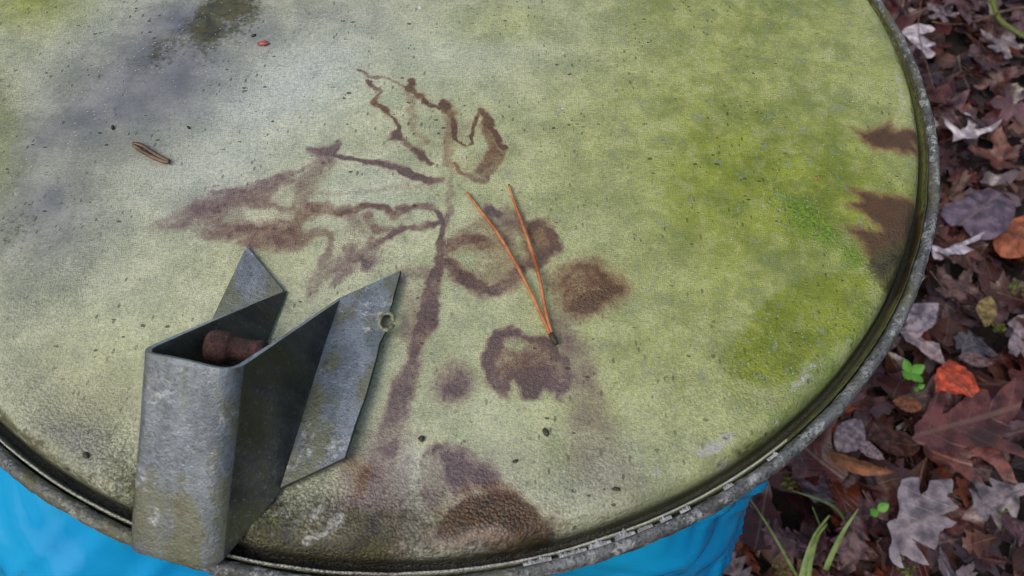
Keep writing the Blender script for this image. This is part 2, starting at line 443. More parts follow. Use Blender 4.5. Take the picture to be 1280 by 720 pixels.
class Mask:
    def __init__(s, X, Y, widen=1.0): s.widen = widen; s.X, s.Y = X, Y; s.v = np.zeros_like(X)
    def stroke(s, pts, w, val=1.0, soft=1.5):
        self_w = s.widen; soft = soft * .8
        """pts traced along a line; w half-widths (pixels, one or per point); soft edge factor"""
        q = [on_lid(*p) for p in pts]; n = len(q)
        w = [w] * n if not hasattr(w, '__len__') else list(w)
        if len(w) != n: w = list(np.interp(np.linspace(0, 1, n), np.linspace(0, 1, len(w)), w))
        val = [val] * n if not hasattr(val, '__len__') else list(np.interp(np.linspace(0, 1, n), np.linspace(0, 1, len(val)), val))
        pad = max(w) * PXM * (1.5 + soft) * 1.3 + .004
        lo = np.min(q, 0) - pad; hi = np.max(q, 0) + pad
        idx = np.where((s.X > lo[0]) & (s.X < hi[0]) & (s.Y > lo[1]) & (s.Y < hi[1]))[0]
        if not len(idx): return
        x, y = s.X[idx], s.Y[idx]; best = np.zeros(len(idx))
        if n == 1: q = q * 2; w = w * 2; val = val * 2; n = 2
        for i in range(n - 1):
            d, t = seg_dist(x, y, q[i], q[i + 1])
            ww = (w[i] * (1 - t) + w[i + 1] * t) * PXM
            vv = val[i] * (1 - t) + val[i + 1] * t
            best = np.maximum(best, vv * (1 - sstep(.45, .45 + soft, d / (ww * self_w))))
        s.v[idx] = np.maximum(s.v[idx], best)
    def poly(s, pts, val=1.0, soft=4, edge=0.0, cut=False):
        """filled outline; soft = edge softness in pixels; edge = extra density along the outline (drying ring)"""
        q = np.array([on_lid(*p) for p in pts]); n = len(q); so = soft * PXM
        lo = q.min(0) - so * 2; hi = q.max(0) + so * 2
        idx = np.where((s.X > lo[0]) & (s.X < hi[0]) & (s.Y > lo[1]) & (s.Y < hi[1]))[0]
        if not len(idx): return
        x, y = s.X[idx], s.Y[idx]; ins = np.zeros(len(idx), bool); dm = np.full(len(idx), 9.)
        for i in range(n):
            a, b = q[i], q[(i + 1) % n]
            d, _ = seg_dist(x, y, a, b); dm = np.minimum(dm, d)
            c = (a[1] > y) != (b[1] > y)
            xi = (b[0] - a[0]) * (y - a[1]) / (b[1] - a[1] + 1e-12) + a[0]
            ins ^= c & (x < xi)
        sd = np.where(ins, dm, -dm)
        f = sstep(-so, so, sd)
        if cut: s.v[idx] *= 1 - f * val; return
        f = f * (val + edge * np.exp(-(sd / (so * 1.6)) ** 2))
        s.v[idx] = np.maximum(s.v[idx], f)
    def ell(s, c, rx, ry, rot=0, val=1.0, soft=4, edge=0., cut=False):
        a = np.linspace(0, 2 * np.pi, 28, endpoint=False); cr, sr = math.cos(rot), math.sin(rot)
        s.poly([(c[0] + rx * math.cos(t) * cr - ry * math.sin(t) * sr, c[1] + rx * math.cos(t) * sr + ry * math.sin(t) * cr) for t in a], val, soft, edge, cut)
    def blob(s, c, rx, ry, rot=0, val=1.0):
        """very soft gaussian patch, radii in pixels"""
        p = on_lid(*c); cr, sr = math.cos(rot), math.sin(rot)
        a = on_lid(c[0] + rx * cr, c[1] + rx * sr) - p; b = on_lid(c[0] - ry * sr, c[1] + ry * cr) - p
        iv = np.linalg.inv(np.stack([a, b], 1))
        dx, dy = s.X - p[0], s.Y - p[1]
        g = (iv[0, 0] * dx + iv[0, 1] * dy) ** 2 + (iv[1, 0] * dx + iv[1, 1] * dy) ** 2
        s.v = np.maximum(s.v, val * np.exp(-g))

def build_lid():
    root = empty('drum_lid', (0, 0, 0)); tag(root, 'round algae-stained metal drum lid with rolled rim and welded bracket', 'lid')
    # ---- plate: polar sheet with shoulder, groove and lip
    fine = np.arange(R(-205), R(35), .0010 / .262); coarse = np.arange(R(35), R(155), .005 / .262)
    th = np.concatenate([fine, coarse]); m = len(th)
    rr = np.arange(.002, .2668, .00105)
    prof = [(r, .008) for r in rr] + [(.2676, .0079), (.2690, .0076), (.2704, .0070), (.2717, .0060), (.2728, .0045), (.2736, .0026), (.2742, .0004), (.2747, -.0030),
            (.2754, -.0056), (.2766, -.0064), (.2778, -.0060), (.2785, -.0042), (.2788, -.0008), (.2790, .0006), (.2794, .0009), (.2798, .0004), (.2801, -.002), (.2804, -.0065), (.2830, -.0075)]
    RR, TT = np.meshgrid([p[0] for p in prof], th, indexing='ij')
    ZZ = np.repeat(np.array([p[1] for p in prof])[:, None], m, 1)
    wobble = (fbm(np.cos(TT) * 3 + 5, np.sin(TT) * 3 + 5, 61) - .5) * .0016
    RRm = RR.copy(); RR = RR + .0030 * sstep(.24, .2668, RR)
    RR = RR + wobble * .6 * sstep(.24, .27, RR)
    lipn = (fbm(np.cos(TT) * 22 + 50, np.sin(TT) * 22 + 50, 62) - .5)
    lipmask = np.exp(-((RRm - .2793) / .0008) ** 2)
    ZZ = ZZ + lipmask * lipn * .0034
    X, Y = (RR * np.cos(TT)).ravel(), (RR * np.sin(TT)).ravel()
    flat = 1 - sstep(.255, .268, RR.ravel())
    Z = ZZ.ravel() + ((fbm(X * 14 + 3, Y * 14, 71, 2) - .5) * .0016) * flat
    RRf, TTf = RRm.ravel(), TT.ravel()
    f = grid_faces(len(prof), m, True)
    nv = len(X)
    f = f[:, ::-1]
    v = np.stack([X, Y, Z + Z0], -1)
    v = np.concatenate([v, [[0, 0, LIDZ]]])
    me = mesh_np('lid_plate', v, np.concatenate([f, np.stack([np.full(m, nv), np.arange(m), (np.arange(m) + 1) % m, (np.arange(m) + 1) % m], -1)[:0]]) if True else f)
    # ---- where the stains lie (coordinates warped a little so that outlines wander)
    Xa, Ya = np.append(X, 0.), np.append(Y, 0.); Ra, Ta = np.append(RRf, 0.), np.append(TTf, 0.)
    wx = Xa + (fbm(Xa * 70, Ya * 70, 81, 4) - .5) * .0078 + (fbm(Xa * 320, Ya * 320, 85, 2) - .5) * .0024
    wy = Ya + (fbm(Xa * 70, Ya * 70, 91, 4) - .5) * .0078 + (fbm(Xa * 320, Ya * 320, 95, 2) - .5) * .0024
    stain, crust, dark, algae, wet, moss, lich, warm, rough, pit, chip, blue_white = [Mask(wx, wy, 1.15 if k == 0 else 1.0) for k in range(12)]
    S = stain.stroke
    # main leaf print: upper lobes
    S([(458, 98), (468, 108), (475, 117), (470, 127), (483, 138), (493, 150), (498, 161), (496, 168), (506, 179), (519, 189), (540, 204)], 2.6, .75)
    S([(494, 165), (496, 168)], 5, .85); S([(518, 188), (524, 195)], 5, 1.0)
    S([(450, 88), (470, 96), (485, 98), (500, 110), (512, 112)], 2.2, .6)
    S([(514, 100), (519, 104)], 5, 1.0, 1.2); S([(517, 104), (520, 116), (528, 118)], 4.5, .8)
    S([(512, 112), (526, 116), (535, 128), (548, 132)], 2.6, .85)
    S([(553, 127), (557, 131)], 5.5, 1.0, 1.2)
    S([(556, 132), (563, 147), (567, 165), (573, 178), (582, 182), (590, 177), (594, 165), (596, 146), (602, 139)], [5.5, 6.5, 5, 2.2, 2, 2, 2.2, 3, 3], .85, 1.2)
    S([(515, 118), (515, 140), (520, 156), (530, 176)], 4, .42, 2)
    S([(560, 150), (558, 176), (562, 202)], [8, 7, 5], .5, 1.6)
    S([(602, 139), (612, 145), (622, 161), (627, 178), (637, 186)], [4, 4, 4, 3.5, 3], .9, 1.3)
    S([(637, 186), (628, 200), (617, 216), (607, 224), (594, 221), (580, 213), (572, 204)], [3, 3, 3, 3, 3.5, 4, 3], .7, 1.5)
    stain.poly([(603, 141), (612, 147), (622, 163), (627, 180), (635, 187), (617, 214), (606, 221), (594, 214), (606, 200), (612, 180), (606, 165)], .72, 5)
    S([(415, 196), (440, 200), (470, 206), (495, 212), (530, 223), (552, 221)], [3, 2.4, 2.6, 4, 4, 3], .7)
    S([(500, 214), (515, 219), (528, 223)], [4, 5.5, 4], 1.0, 1.0)
    S([(380, 243), (430, 240), (480, 236), (540, 228)], 2.4, .28, 2.5)
    # stem
    S([(565, 200), (560, 235), (558, 262), (551, 286), (545, 320), (540, 358), (537, 395), (528, 425), (515, 455), (505, 482), (494, 520), (480, 560), (465, 600), (455, 640)],
      [3, 3, 3.5, 4.5, 6.5, 8, 8, 7, 7, 11, 12, 12, 15, 17], [.35, .45, .55, .7, .82, .85, .85, .8, .75, .8, .72, .68, .62, .55], 1.1)
    # left lobes
    S([(386, 186), (397, 192), (412, 190), (420, 178)], [4, 8, 7, 3], .72, 1.3)
    S([(402, 193), (400, 212), (388, 224), (382, 244), (380, 262)], [10, 11, 12, 10, 8], .6, 1.5)
    S([(412, 196), (428, 197), (445, 200), (482, 207)], 2.6, .75)
    S([(266, 242), (300, 240), (314, 238), (322, 226), (345, 222), (366, 218), (388, 209)], 3.2, .62)
    S([(190, 284), (225, 273), (250, 263), (275, 256), (302, 246)], [7, 10, 12, 12, 8], [.3, .5, .6, .6, .4], 1.5)
    S([(262, 280), (285, 283), (310, 282), (336, 284), (345, 278)], [8, 7, 5, 5, 4], .62, 1.5)
    S([(316, 302), (345, 296), (366, 286), (376, 271), (388, 262), (410, 260), (432, 267)], [6, 8, 8, 8, 9, 9, 7], .66, 1.3)
    S([(388, 258), (410, 261), (430, 268), (446, 262), (465, 258), (481, 263), (491, 271), (499, 263), (516, 260), (531, 260), (541, 268), (548, 281)], [6, 7, 6, 5, 4, 5, 7, 4, 5, 5, 4, 4], .8, 1.2)
    S([(548, 282), (530, 282), (510, 286), (490, 293), (475, 300), (461, 307)], [3, 3, 3.5, 4.5, 5.5, 7], .72, 1.3)
    S([(330, 304), (350, 301), (375, 297), (395, 293), (410, 297), (414, 310), (408, 326), (398, 346), (393, 366)], [6, 7, 5, 3.5, 3.5, 4, 6, 8, 6], [.6, .65, .6, .6, .65, .65, .65, .6, .35], 1.3)
    S([(402, 342), (416, 335), (436, 325), (455, 320), (463, 309), (460, 298)], [8, 9, 10, 11, 8, 6], .68, 1.3)
    S([(456, 326), (462, 333)], 7, .8); S([(432, 264), (446, 277), (452, 290)], [6, 6, 5], .5)
    S([(505, 345), (520, 340), (536, 342)], [9, 9, 7], .55, 1.6); S([(515, 370), (522, 395), (515, 420)], [9, 10, 8], .42, 1.6)
    # right lower lobes
    S([(553, 318), (566, 302), (584, 298), (606, 301), (622, 294), (642, 300)], [5, 7, 8, 9, 9, 8], .72, 1.2)
    S([(555, 330), (570, 340), (585, 350), (602, 360), (622, 360), (638, 348), (650, 326)], [7, 8, 9, 10, 10, 9, 8], .76, 1.2)
    stain.poly([(604, 290), (612, 262), (640, 256), (654, 262), (662, 290), (652, 322), (634, 330), (622, 312)], .6, 7)
    S([(614, 262), (621, 268)], 6, .95)
    stain.poly([(660, 280), (672, 271), (686, 274), (694, 290), (698, 308), (690, 326), (672, 334), (652, 332), (650, 305)], .66, 6, .15)
    S([(686, 290), (692, 310)], 6, .9, 1.6)
    stain.ell((618, 346), 4.5, 12, R(38), .95, 3, cut=True); stain.ell((590, 322), 20, 9, R(-4), .75, 5, cut=True); stain.ell((642, 298), 4, 8, R(14), .7, 3, cut=True)
    stain.poly([(690, 352), (700, 332), (722, 324), (745, 324), (766, 334), (783, 350), (791, 363), (784, 374), (766, 387), (744, 397), (722, 402), (704, 396), (694, 376)], .80, 13, .18)
    S([(735, 378), (760, 372), (776, 362)], [9, 9, 5], 1.0, 1.6)
    S([(690, 345), (700, 380), (702, 410), (716, 442), (726, 480), (736, 520), (748, 565), (760, 605)], [8, 9, 11, 14, 15, 17, 20, 24], [.5, .55, .5, .62, .58, .42, .32, .2], 1.5)
    stain.poly([(614, 424), (622, 411), (634, 410), (655, 416), (676, 420), (694, 440), (712, 450), (722, 476), (712, 494), (698, 500), (686, 488), (676, 498), (662, 496), (650, 476), (640, 492), (622, 492), (608, 480), (603, 455)], .74, 5, .28)
    stain.ell((645, 428), 13, 6, R(12), .75, 4, cut=True); stain.ell((626, 455), 5, 7, 0, .3, 5, cut=True)
    stain.ell((569, 478), 24, 32, 0, .76, 15)
    stain.poly([(526, 566), (538, 549), (560, 545), (582, 550), (604, 566), (626, 588), (648, 612), (664, 640), (660, 664), (600, 668), (560, 650), (528, 640), (522, 610)], .50, 5, .25)
    stain.poly([(548, 566), (562, 552), (582, 553), (606, 570), (632, 600), (656, 634), (600, 640), (580, 620), (560, 615)], .86, 7)
    stain.ell((583, 598), 3, 12, R(-20), .4, 4, cut=True); stain.ell((595, 613), 4, 7, 0, .5, 4, cut=True); stain.ell((535, 590), 5, 20, R(4), .45, 5, cut=True)
    S([(448, 585), (452, 620), (470, 655)], [18, 18, 14], .55, 1.2)
    # the leaf blade itself left a thin, patchy veil between its veins
    veil = Mask(wx, wy)
    veil.poly([(205, 282), (262, 250), (318, 226), (372, 212), (384, 186), (420, 176), (432, 196), (404, 222), (392, 258), (440, 256), (478, 262), (546, 258), (548, 290), (498, 300), (470, 340), (400, 362), (398, 320), (330, 310), (250, 296)], .54, 6)
    veil.poly([(545, 215), (562, 150), (596, 146), (620, 160), (634, 188), (606, 222), (572, 224)], .16, 6)
    veil.poly([(550, 300), (612, 258), (690, 272), (700, 320), (640, 366), (600, 368), (556, 340)], .36, 6)
    veil.poly([(440, 600), (490, 480), (520, 470), (505, 560), (480, 650), (440, 655)], .34, 10)
    veil.poly([(690, 420), (730, 430), (770, 560), (790, 620), (730, 620), (705, 520)], .26, 14)
    halo = fbm(Xa * 60 + 4, Ya * 60, 171, 4)
    stain.v = stain.v * (.52 + 1.0 * fbm(Xa * 110, Ya * 110, 175, 4))
    for c, a, b, r_, v in (((330, 267), 26, 8, -.1, .8), ((390, 286), 15, 10, -.3, .75), ((398, 316), 20, 14, -.2, .85), ((437, 291), 24, 14, -.35, .7), ((362, 243), 20, 11, -.2, .75), ((440, 226), 52, 13, .1, .8),
                            ((365, 268), 12, 8, 0, .5), ((300, 268), 20, 7, -.2, .5), ((470, 322), 0.1, 0.1, 0, 0), ((505, 312), 26, 14, -.3, .6), ((250, 285), 20, 6, -.2, .4)): veil.ell(c, a, b, r_, v, 5, cut=True)
    stain.v = np.maximum(stain.v, veil.v * sstep(.40, .58, halo) * 1.25)
    S([(486, 545), (474, 600), (462, 660), (452, 684)], [20, 26, 32, 34], [.42, .58, .66, .6], 1.6)
    S([(530, 668), (580, 660), (640, 662), (690, 655)], [10, 14, 18, 12], [.4, .6, .6, .3], 1.6)
    # brownness of the prints
    crust.blob((585, 165), 80, 65, 0, .66); crust.blob((480, 130), 60, 45, .5, .5); crust.blob((735, 355), 80, 50, 0, .60); crust.blob((672, 300), 40, 40, 0, .45); crust.blob((520, 110), 60, 30, 0, .5)
    crust.blob((600, 640), 70, 30, 0, .55); crust.blob((400, 270), 180, 70, -.2, .36); crust.blob((540, 380), 60, 120, 0, .22); crust.blob((600, 320), 80, 60, 0, .42); crust.blob((650, 450), 60, 50, 0, .30)
    up_leaf = [(1055, 157), (1070, 166), (1081, 166), (1096, 160), (1109, 151), (1113, 163), (1140, 161), (1162, 163), (1162, 174), (1141, 180), (1156, 191), (1132, 195), (1110, 190), (1095, 183), (1075, 173)]
    low_leaf = [(1056, 232), (1085, 239), (1105, 246), (1136, 251), (1166, 256), (1166, 300), (1152, 332), (1126, 374), (1105, 352), (1090, 325), (1078, 304), (1060, 284), (1074, 278), (1096, 288), (1082, 268), (1060, 260), (1076, 253)]
    for q in (up_leaf, low_leaf):
        stain.poly(q, .92, 8); crust.poly(q, .84, 9)
    crust.blob((1110, 175), 60, 30, 0, .66); crust.blob((1110, 290), 70, 70, 0, .66)
    crust.stroke([(1108, 296), (1128, 307)], 2, 0)
    crust.stroke([(560, 656), (596, 638), (640, 642), (672, 658)], [15, 18, 20, 18], .96, 1.9)
    crust.stroke([(540, 655), (570, 650)], [8, 10], .75, 1.3); crust.stroke([(434, 572), (450, 588), (446, 612)], 7, .82, 1.5)
    crust.stroke([(1040, 350), (1050, 375), (1044, 395)], 8, .5, 1.6)
    # algae: strongest on the right, none on the left
    px = Xa; py = Ya
    algae.v = np.clip(sstep(-.06, .16, px + .10 * (py + .1)) * .76 + .10, 0, 1) * (.75 + .5 * fbm(px * 11, py * 11, 101))
    algae.v -= .55 * sstep(.225, .262, Ra) * np.exp(-((Ta + 1.5) / .45) ** 2)
    algae.v -= .35 * np.exp(-((px - .06) / .07) ** 2 - ((py - .03) / .06) ** 2)
    algae.blob((940, 300), 180, 130, .5, .66); algae.blob((640, 30), 120, 40, 0, .62); algae.blob((1005, 405), 150, 85, -.6, 1.35); algae.blob((960, 230), 100, 50, .5, .62); algae.blob((880, 470), 140, 60, -.4, .74); algae.blob((1010, 300), 90, 90, 0, .85)
    algae.blob((40, 0), 90, 50, 0, .9); algae.blob((5, 180), 35, 90, 0, .8); algae.blob((150, 430), 140, 110, 0, .42); algae.blob((560, 420), 120, 120, 0, .34); algae.blob((330, 330), 120, 60, 0, .30); algae.blob((700, 560), 90, 50, 0, .45)
    algae.blob((1080, 110), 60, 110, -.3, .80); algae.blob((900, 60), 120, 60, 0, .62)
    # wet film with its painted sky tint, upper left and along the front
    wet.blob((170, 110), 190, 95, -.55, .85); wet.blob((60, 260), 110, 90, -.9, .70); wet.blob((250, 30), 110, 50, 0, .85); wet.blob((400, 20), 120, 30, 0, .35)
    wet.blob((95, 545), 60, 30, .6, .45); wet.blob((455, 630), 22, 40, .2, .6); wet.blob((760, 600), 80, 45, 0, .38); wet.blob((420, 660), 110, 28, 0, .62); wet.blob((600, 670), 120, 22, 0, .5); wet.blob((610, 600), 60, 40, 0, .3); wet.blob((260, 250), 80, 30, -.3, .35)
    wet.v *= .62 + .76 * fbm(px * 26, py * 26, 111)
    warm.blob((330, 330), 60, 40, 0, .3); warm.blob((120, 500), 90, 60, 0, .38); warm.blob((480, 640), 60, 30, 0, .4); warm.blob((640, 600), 50, 60, 0, .22)
    # dark dirt
    dark.blob((278, 22), 70, 40, -.7, .95); dark.blob((250, 75), 60, 30, -.3, .45); dark.blob((210, 60), 100, 40, -.5, .55); dark.blob((20, 285), 90, 100, 0, .42); dark.blob((0, 110), 28, 90, 0, .5); dark.blob((635, 95), 35, 28, 0, .30)
    dark.blob((80, 520), 60, 25, .6, .28); dark.blob((250, 60), 50, 40, 0, .5)
    for c in ((437, 290), (432, 306), (459, 289), (478, 327), (505, 205)): dark.blob(c, 11, 9, 0, .45)
    dark.v *= .45 + 1.05 * fbm(px * 60, py * 60, 125)
    dark.blob((1120, 335), 42, 42, 0, 1.0); dark.blob((1142, 300), 20, 60, 0, .8)
    fr = sstep(.234, .267, Ra) * np.exp(-((Ta + 1.72) / .42) ** 2)                 # dirty front margin
    dark.v = np.maximum(dark.v, .82 * fr * (.4 + 1.2 * fbm(px * 40, py * 40, 121)))
    band = sstep(.2690, .2716, Ra + (fbm(np.cos(Ta) * 16 + 2, np.sin(Ta) * 16, 133) - .5) * .008) * (1 - sstep(.2742, .2754, Ra))                  # mossy shoulder
    dark.v = np.maximum(dark.v, band * (.26 + .6 * fbm(np.cos(Ta) * 9, np.sin(Ta) * 9, 131)))
    dark.v = np.maximum(dark.v, .36 * sstep(.260, .270, Ra) * np.exp(-((Ta + .85) / .5) ** 2) * (.3 + 1.3 * fbm(np.cos(Ta) * 20, np.sin(Ta) * 20 + 3, 135)))
    moss.blob((1012, 278), 58, 26, .6, .85); moss.blob((1062, 318), 40, 22, .8, .75)
    moss.blob((1095, 215), 30, 20, 0, .2); moss.v = np.maximum(moss.v, .50 * sstep(.254, .270, Ra) * (1 - sstep(.274, .2755, Ra)) * np.exp(-((Ta + .75) / .28) ** 2))
    moss.blob((330, 650), 30, 18, 0, .35)
    # grey worn margin in front of the shoulder
    edge = np.exp(-((Ra - .2655) / .0042) ** 2)
    lich.v = np.maximum(lich.v, edge * np.clip(fbm(np.cos(Ta) * 13 + 7, np.sin(Ta) * 13, 141) * 1.4 - .15, 0, 1) * (.55 + .35 * np.exp(-((Ta + 1.0) / .8) ** 2)) * (Ta < .4))
    for c, a, b in (((930, 551), 11, 5), ((962, 541), 9, 6), ((975, 524), 5, 8), ((1066, 428), 7, 4), ((905, 580), 14, 8), ((690, 610), 1, 1), ((385, 668), 40, 7), ((390, 640), 20, 12), ((420, 650), 30, 10), ((850, 625), 24, 5), ((345, 640), 16, 10)): lich.blob(c, a, b, -.35, .72)
    for c, a, b in (((932, 552), 8, 3.2), ((961, 541), 8, 3), ((976, 522), 3, 6), ((1066, 428), 6, 3), ((70, 388), 4, 6), ((700, 135), 9, 5), ((524, 10), 7, 5)): chip.blob(c, a, b, -.5, .62)
    blue_white.blob((350, 110), 130, 60, -.45, .85); blue_white.blob((270, 200), 110, 45, -.4, .55); blue_white.blob((560, 60), 90, 50, 0, .35); blue_white.blob((470, 240), 60, 40, 0, .4); blue_white.blob((510, 590), 20, 60, 0, .5)
    blue_white.blob((120, 30), 60, 30, -.6, .4); blue_white.blob((150, 400), 60, 60, 0, .3); blue_white.blob((630, 520), 60, 30, 0, .25)
    # crusted, lumpy zones
    rough.v = np.maximum(rough.v, fr * .9 * sstep(.22, .25, Ra)); rough.blob((610, 650), 75, 30, .1, 1.0); rough.blob((740, 366), 40, 30, 0, .25); rough.blob((740, 590), 90, 60, 0, .3)
    rough.blob((930, 470), 110, 60, -.6, .25)
    lich.v *= 1 - .9 * np.clip(crust.v, 0, 1)
    pit.v = sstep(.2735, .2750, Ra) * (1 - sstep(.2783, .2788, Ra)) + sstep(.2799, .2803, Ra)
    lip = np.exp(-((Ra - .2793) / .0007) ** 2); lich.v = np.maximum(lich.v, lip * (Ta < -.9) * .9); dark.v = np.maximum(dark.v * (1 - lip * (Ta < -.9)), lip * (Ta > -.9)); moss.v *= 1 - lip
    nn = len(Xa)
    set_col(me, 'mask_a', np.stack([stain.v, np.clip(crust.v, 0, 1), np.clip(dark.v, 0, 1), np.clip(algae.v, 0, 1)], -1))
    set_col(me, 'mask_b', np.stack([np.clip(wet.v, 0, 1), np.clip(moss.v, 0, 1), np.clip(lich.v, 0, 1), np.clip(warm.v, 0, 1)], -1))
    set_col(me, 'mask_c', np.stack([np.clip(rough.v, 0, 1), np.clip(pit.v, 0, 1), np.clip(chip.v, 0, 1), np.clip(blue_white.v, 0, 1)], -1))
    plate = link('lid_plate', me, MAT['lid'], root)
    # ---- rolled rim
    n = 720; seg = 14
    tt = np.linspace(0, 2 * np.pi, n, endpoint=False)[:, None]; a = np.linspace(0, 2 * np.pi, seg, endpoint=False)[None, :]
    rw = (fbm(np.cos(tt) * 6 + 3, np.sin(tt) * 6, 151) - .5) * .0012
    fn = (fbm(np.cos(tt) * 90 + a, np.sin(tt) * 90 + 3 * np.sin(a), 152, 3) - .5) * .0016
    tr_, tz = .0031 + fn * .8, .0050 + fn
    rad = .2868 + rw + tr_ * np.cos(a); zz = Z0 + tz * np.sin(a) - .0036
    ring = link('rolled_rim', mesh_np('rolled_rim', np.stack([rad * np.cos(tt), rad * np.sin(tt), zz + 0 * tt], -1).reshape(-1, 3), grid_faces(n, seg, True)), MAT['ring'], root)
    # close the tube lengthwise
    f2 = [(((n - 1) * seg + k), ((n - 1) * seg + (k + 1) % seg), (k + 1) % seg, k) for k in range(seg)]
    bm = bmesh.new(); bm.from_mesh(ring.data); bm.verts.ensure_lookup_table()
    for q in f2: bm.faces.new([bm.verts[i] for i in q]).smooth = True
    bmesh.ops.recalc_face_normals(bm, faces=bm.faces[:]); bm.to_mesh(ring.data); bm.free()
    bm = bmesh.new(); bm.from_mesh(plate.data); bm.verts.ensure_lookup_table()
    cv = bm.verts[nv]
    for k in range(m): bm.faces.new([cv, bm.verts[k], bm.verts[(k + 1) % m]]).smooth = True
    bm.to_mesh(plate.data); bm.free()
    # ---- ragged white corrosion flakes along the inner edge of the rim
    rnd = random.Random(3)
    spans = [(655, 712, 690, 700, .6), (700, 700, 735, 690, .8), (737, 688, 765, 678, 1.0), (770, 676, 794, 664, 1.35), (800, 668, 818, 660, .8), (824, 648, 838, 642, 1.3), (850, 638, 862, 632, .9),
             (905, 610, 916, 603, .7), (960, 574, 972, 565, .7)]
    for x0, y0, x1, y1, sz in spans:
        sz *= .50
        A = on_plane(x0, y0, Z0 + .002); B = on_plane(x1, y1, Z0 + .002)
        ta, tb = math.atan2(A.y, A.x), math.atan2(B.y, B.x)
        L = abs(tb - ta) * .28; k = max(10, int(L / .0003)); walk = 0.5
        V, F = [], []
        for i in range(k + 1):
            t = ta + (tb - ta) * i / k
            out = Vector((math.cos(t), math.sin(t), 0))
            env = math.sin(math.pi * min(max(i / k, .04), .96)) ** .5
            walk = min(1, max(0, walk + rnd.uniform(-.38, .38))); jag = (.0003 + .0034 * walk ** 2.5 + (.0022 if rnd.random() < .22 else .0003) * rnd.random()) * sz * env
            b0 = out * .2850 + Vector((0, 0, Z0 + .0014)); b1 = out * (.2842 - jag * .35) + Vector((0, 0, Z0 + .0013 + rnd.uniform(-.0003, .0003)))
            b2 = out * (.2838 - jag * .95) + Vector((0, 0, Z0 + .0008 + jag * rnd.uniform(-.2, .3)))
            V += [b0, b1, b2, b2 - Vector((0, 0, .0003)), b1 - Vector((0, 0, .0005)), b0 - Vector((0, 0, .0005))]
        for i in range(k):
            for j in range(6):
                F.append((i * 6 + j, i * 6 + (j + 1) % 6, i * 6 + 6 + (j + 1) % 6, i * 6 + 6 + j))
        F.append(tuple(range(6))); F.append(tuple(k * 6 + j for j in range(6))[::-1])
        fm = bpy.data.meshes.new('corrosion_flake'); fm.from_pydata(V, [], F); fm.update()
        link('corrosion_flake', fm, MAT['flake'], ring, smooth=False)
    return root
lid = build_lid()

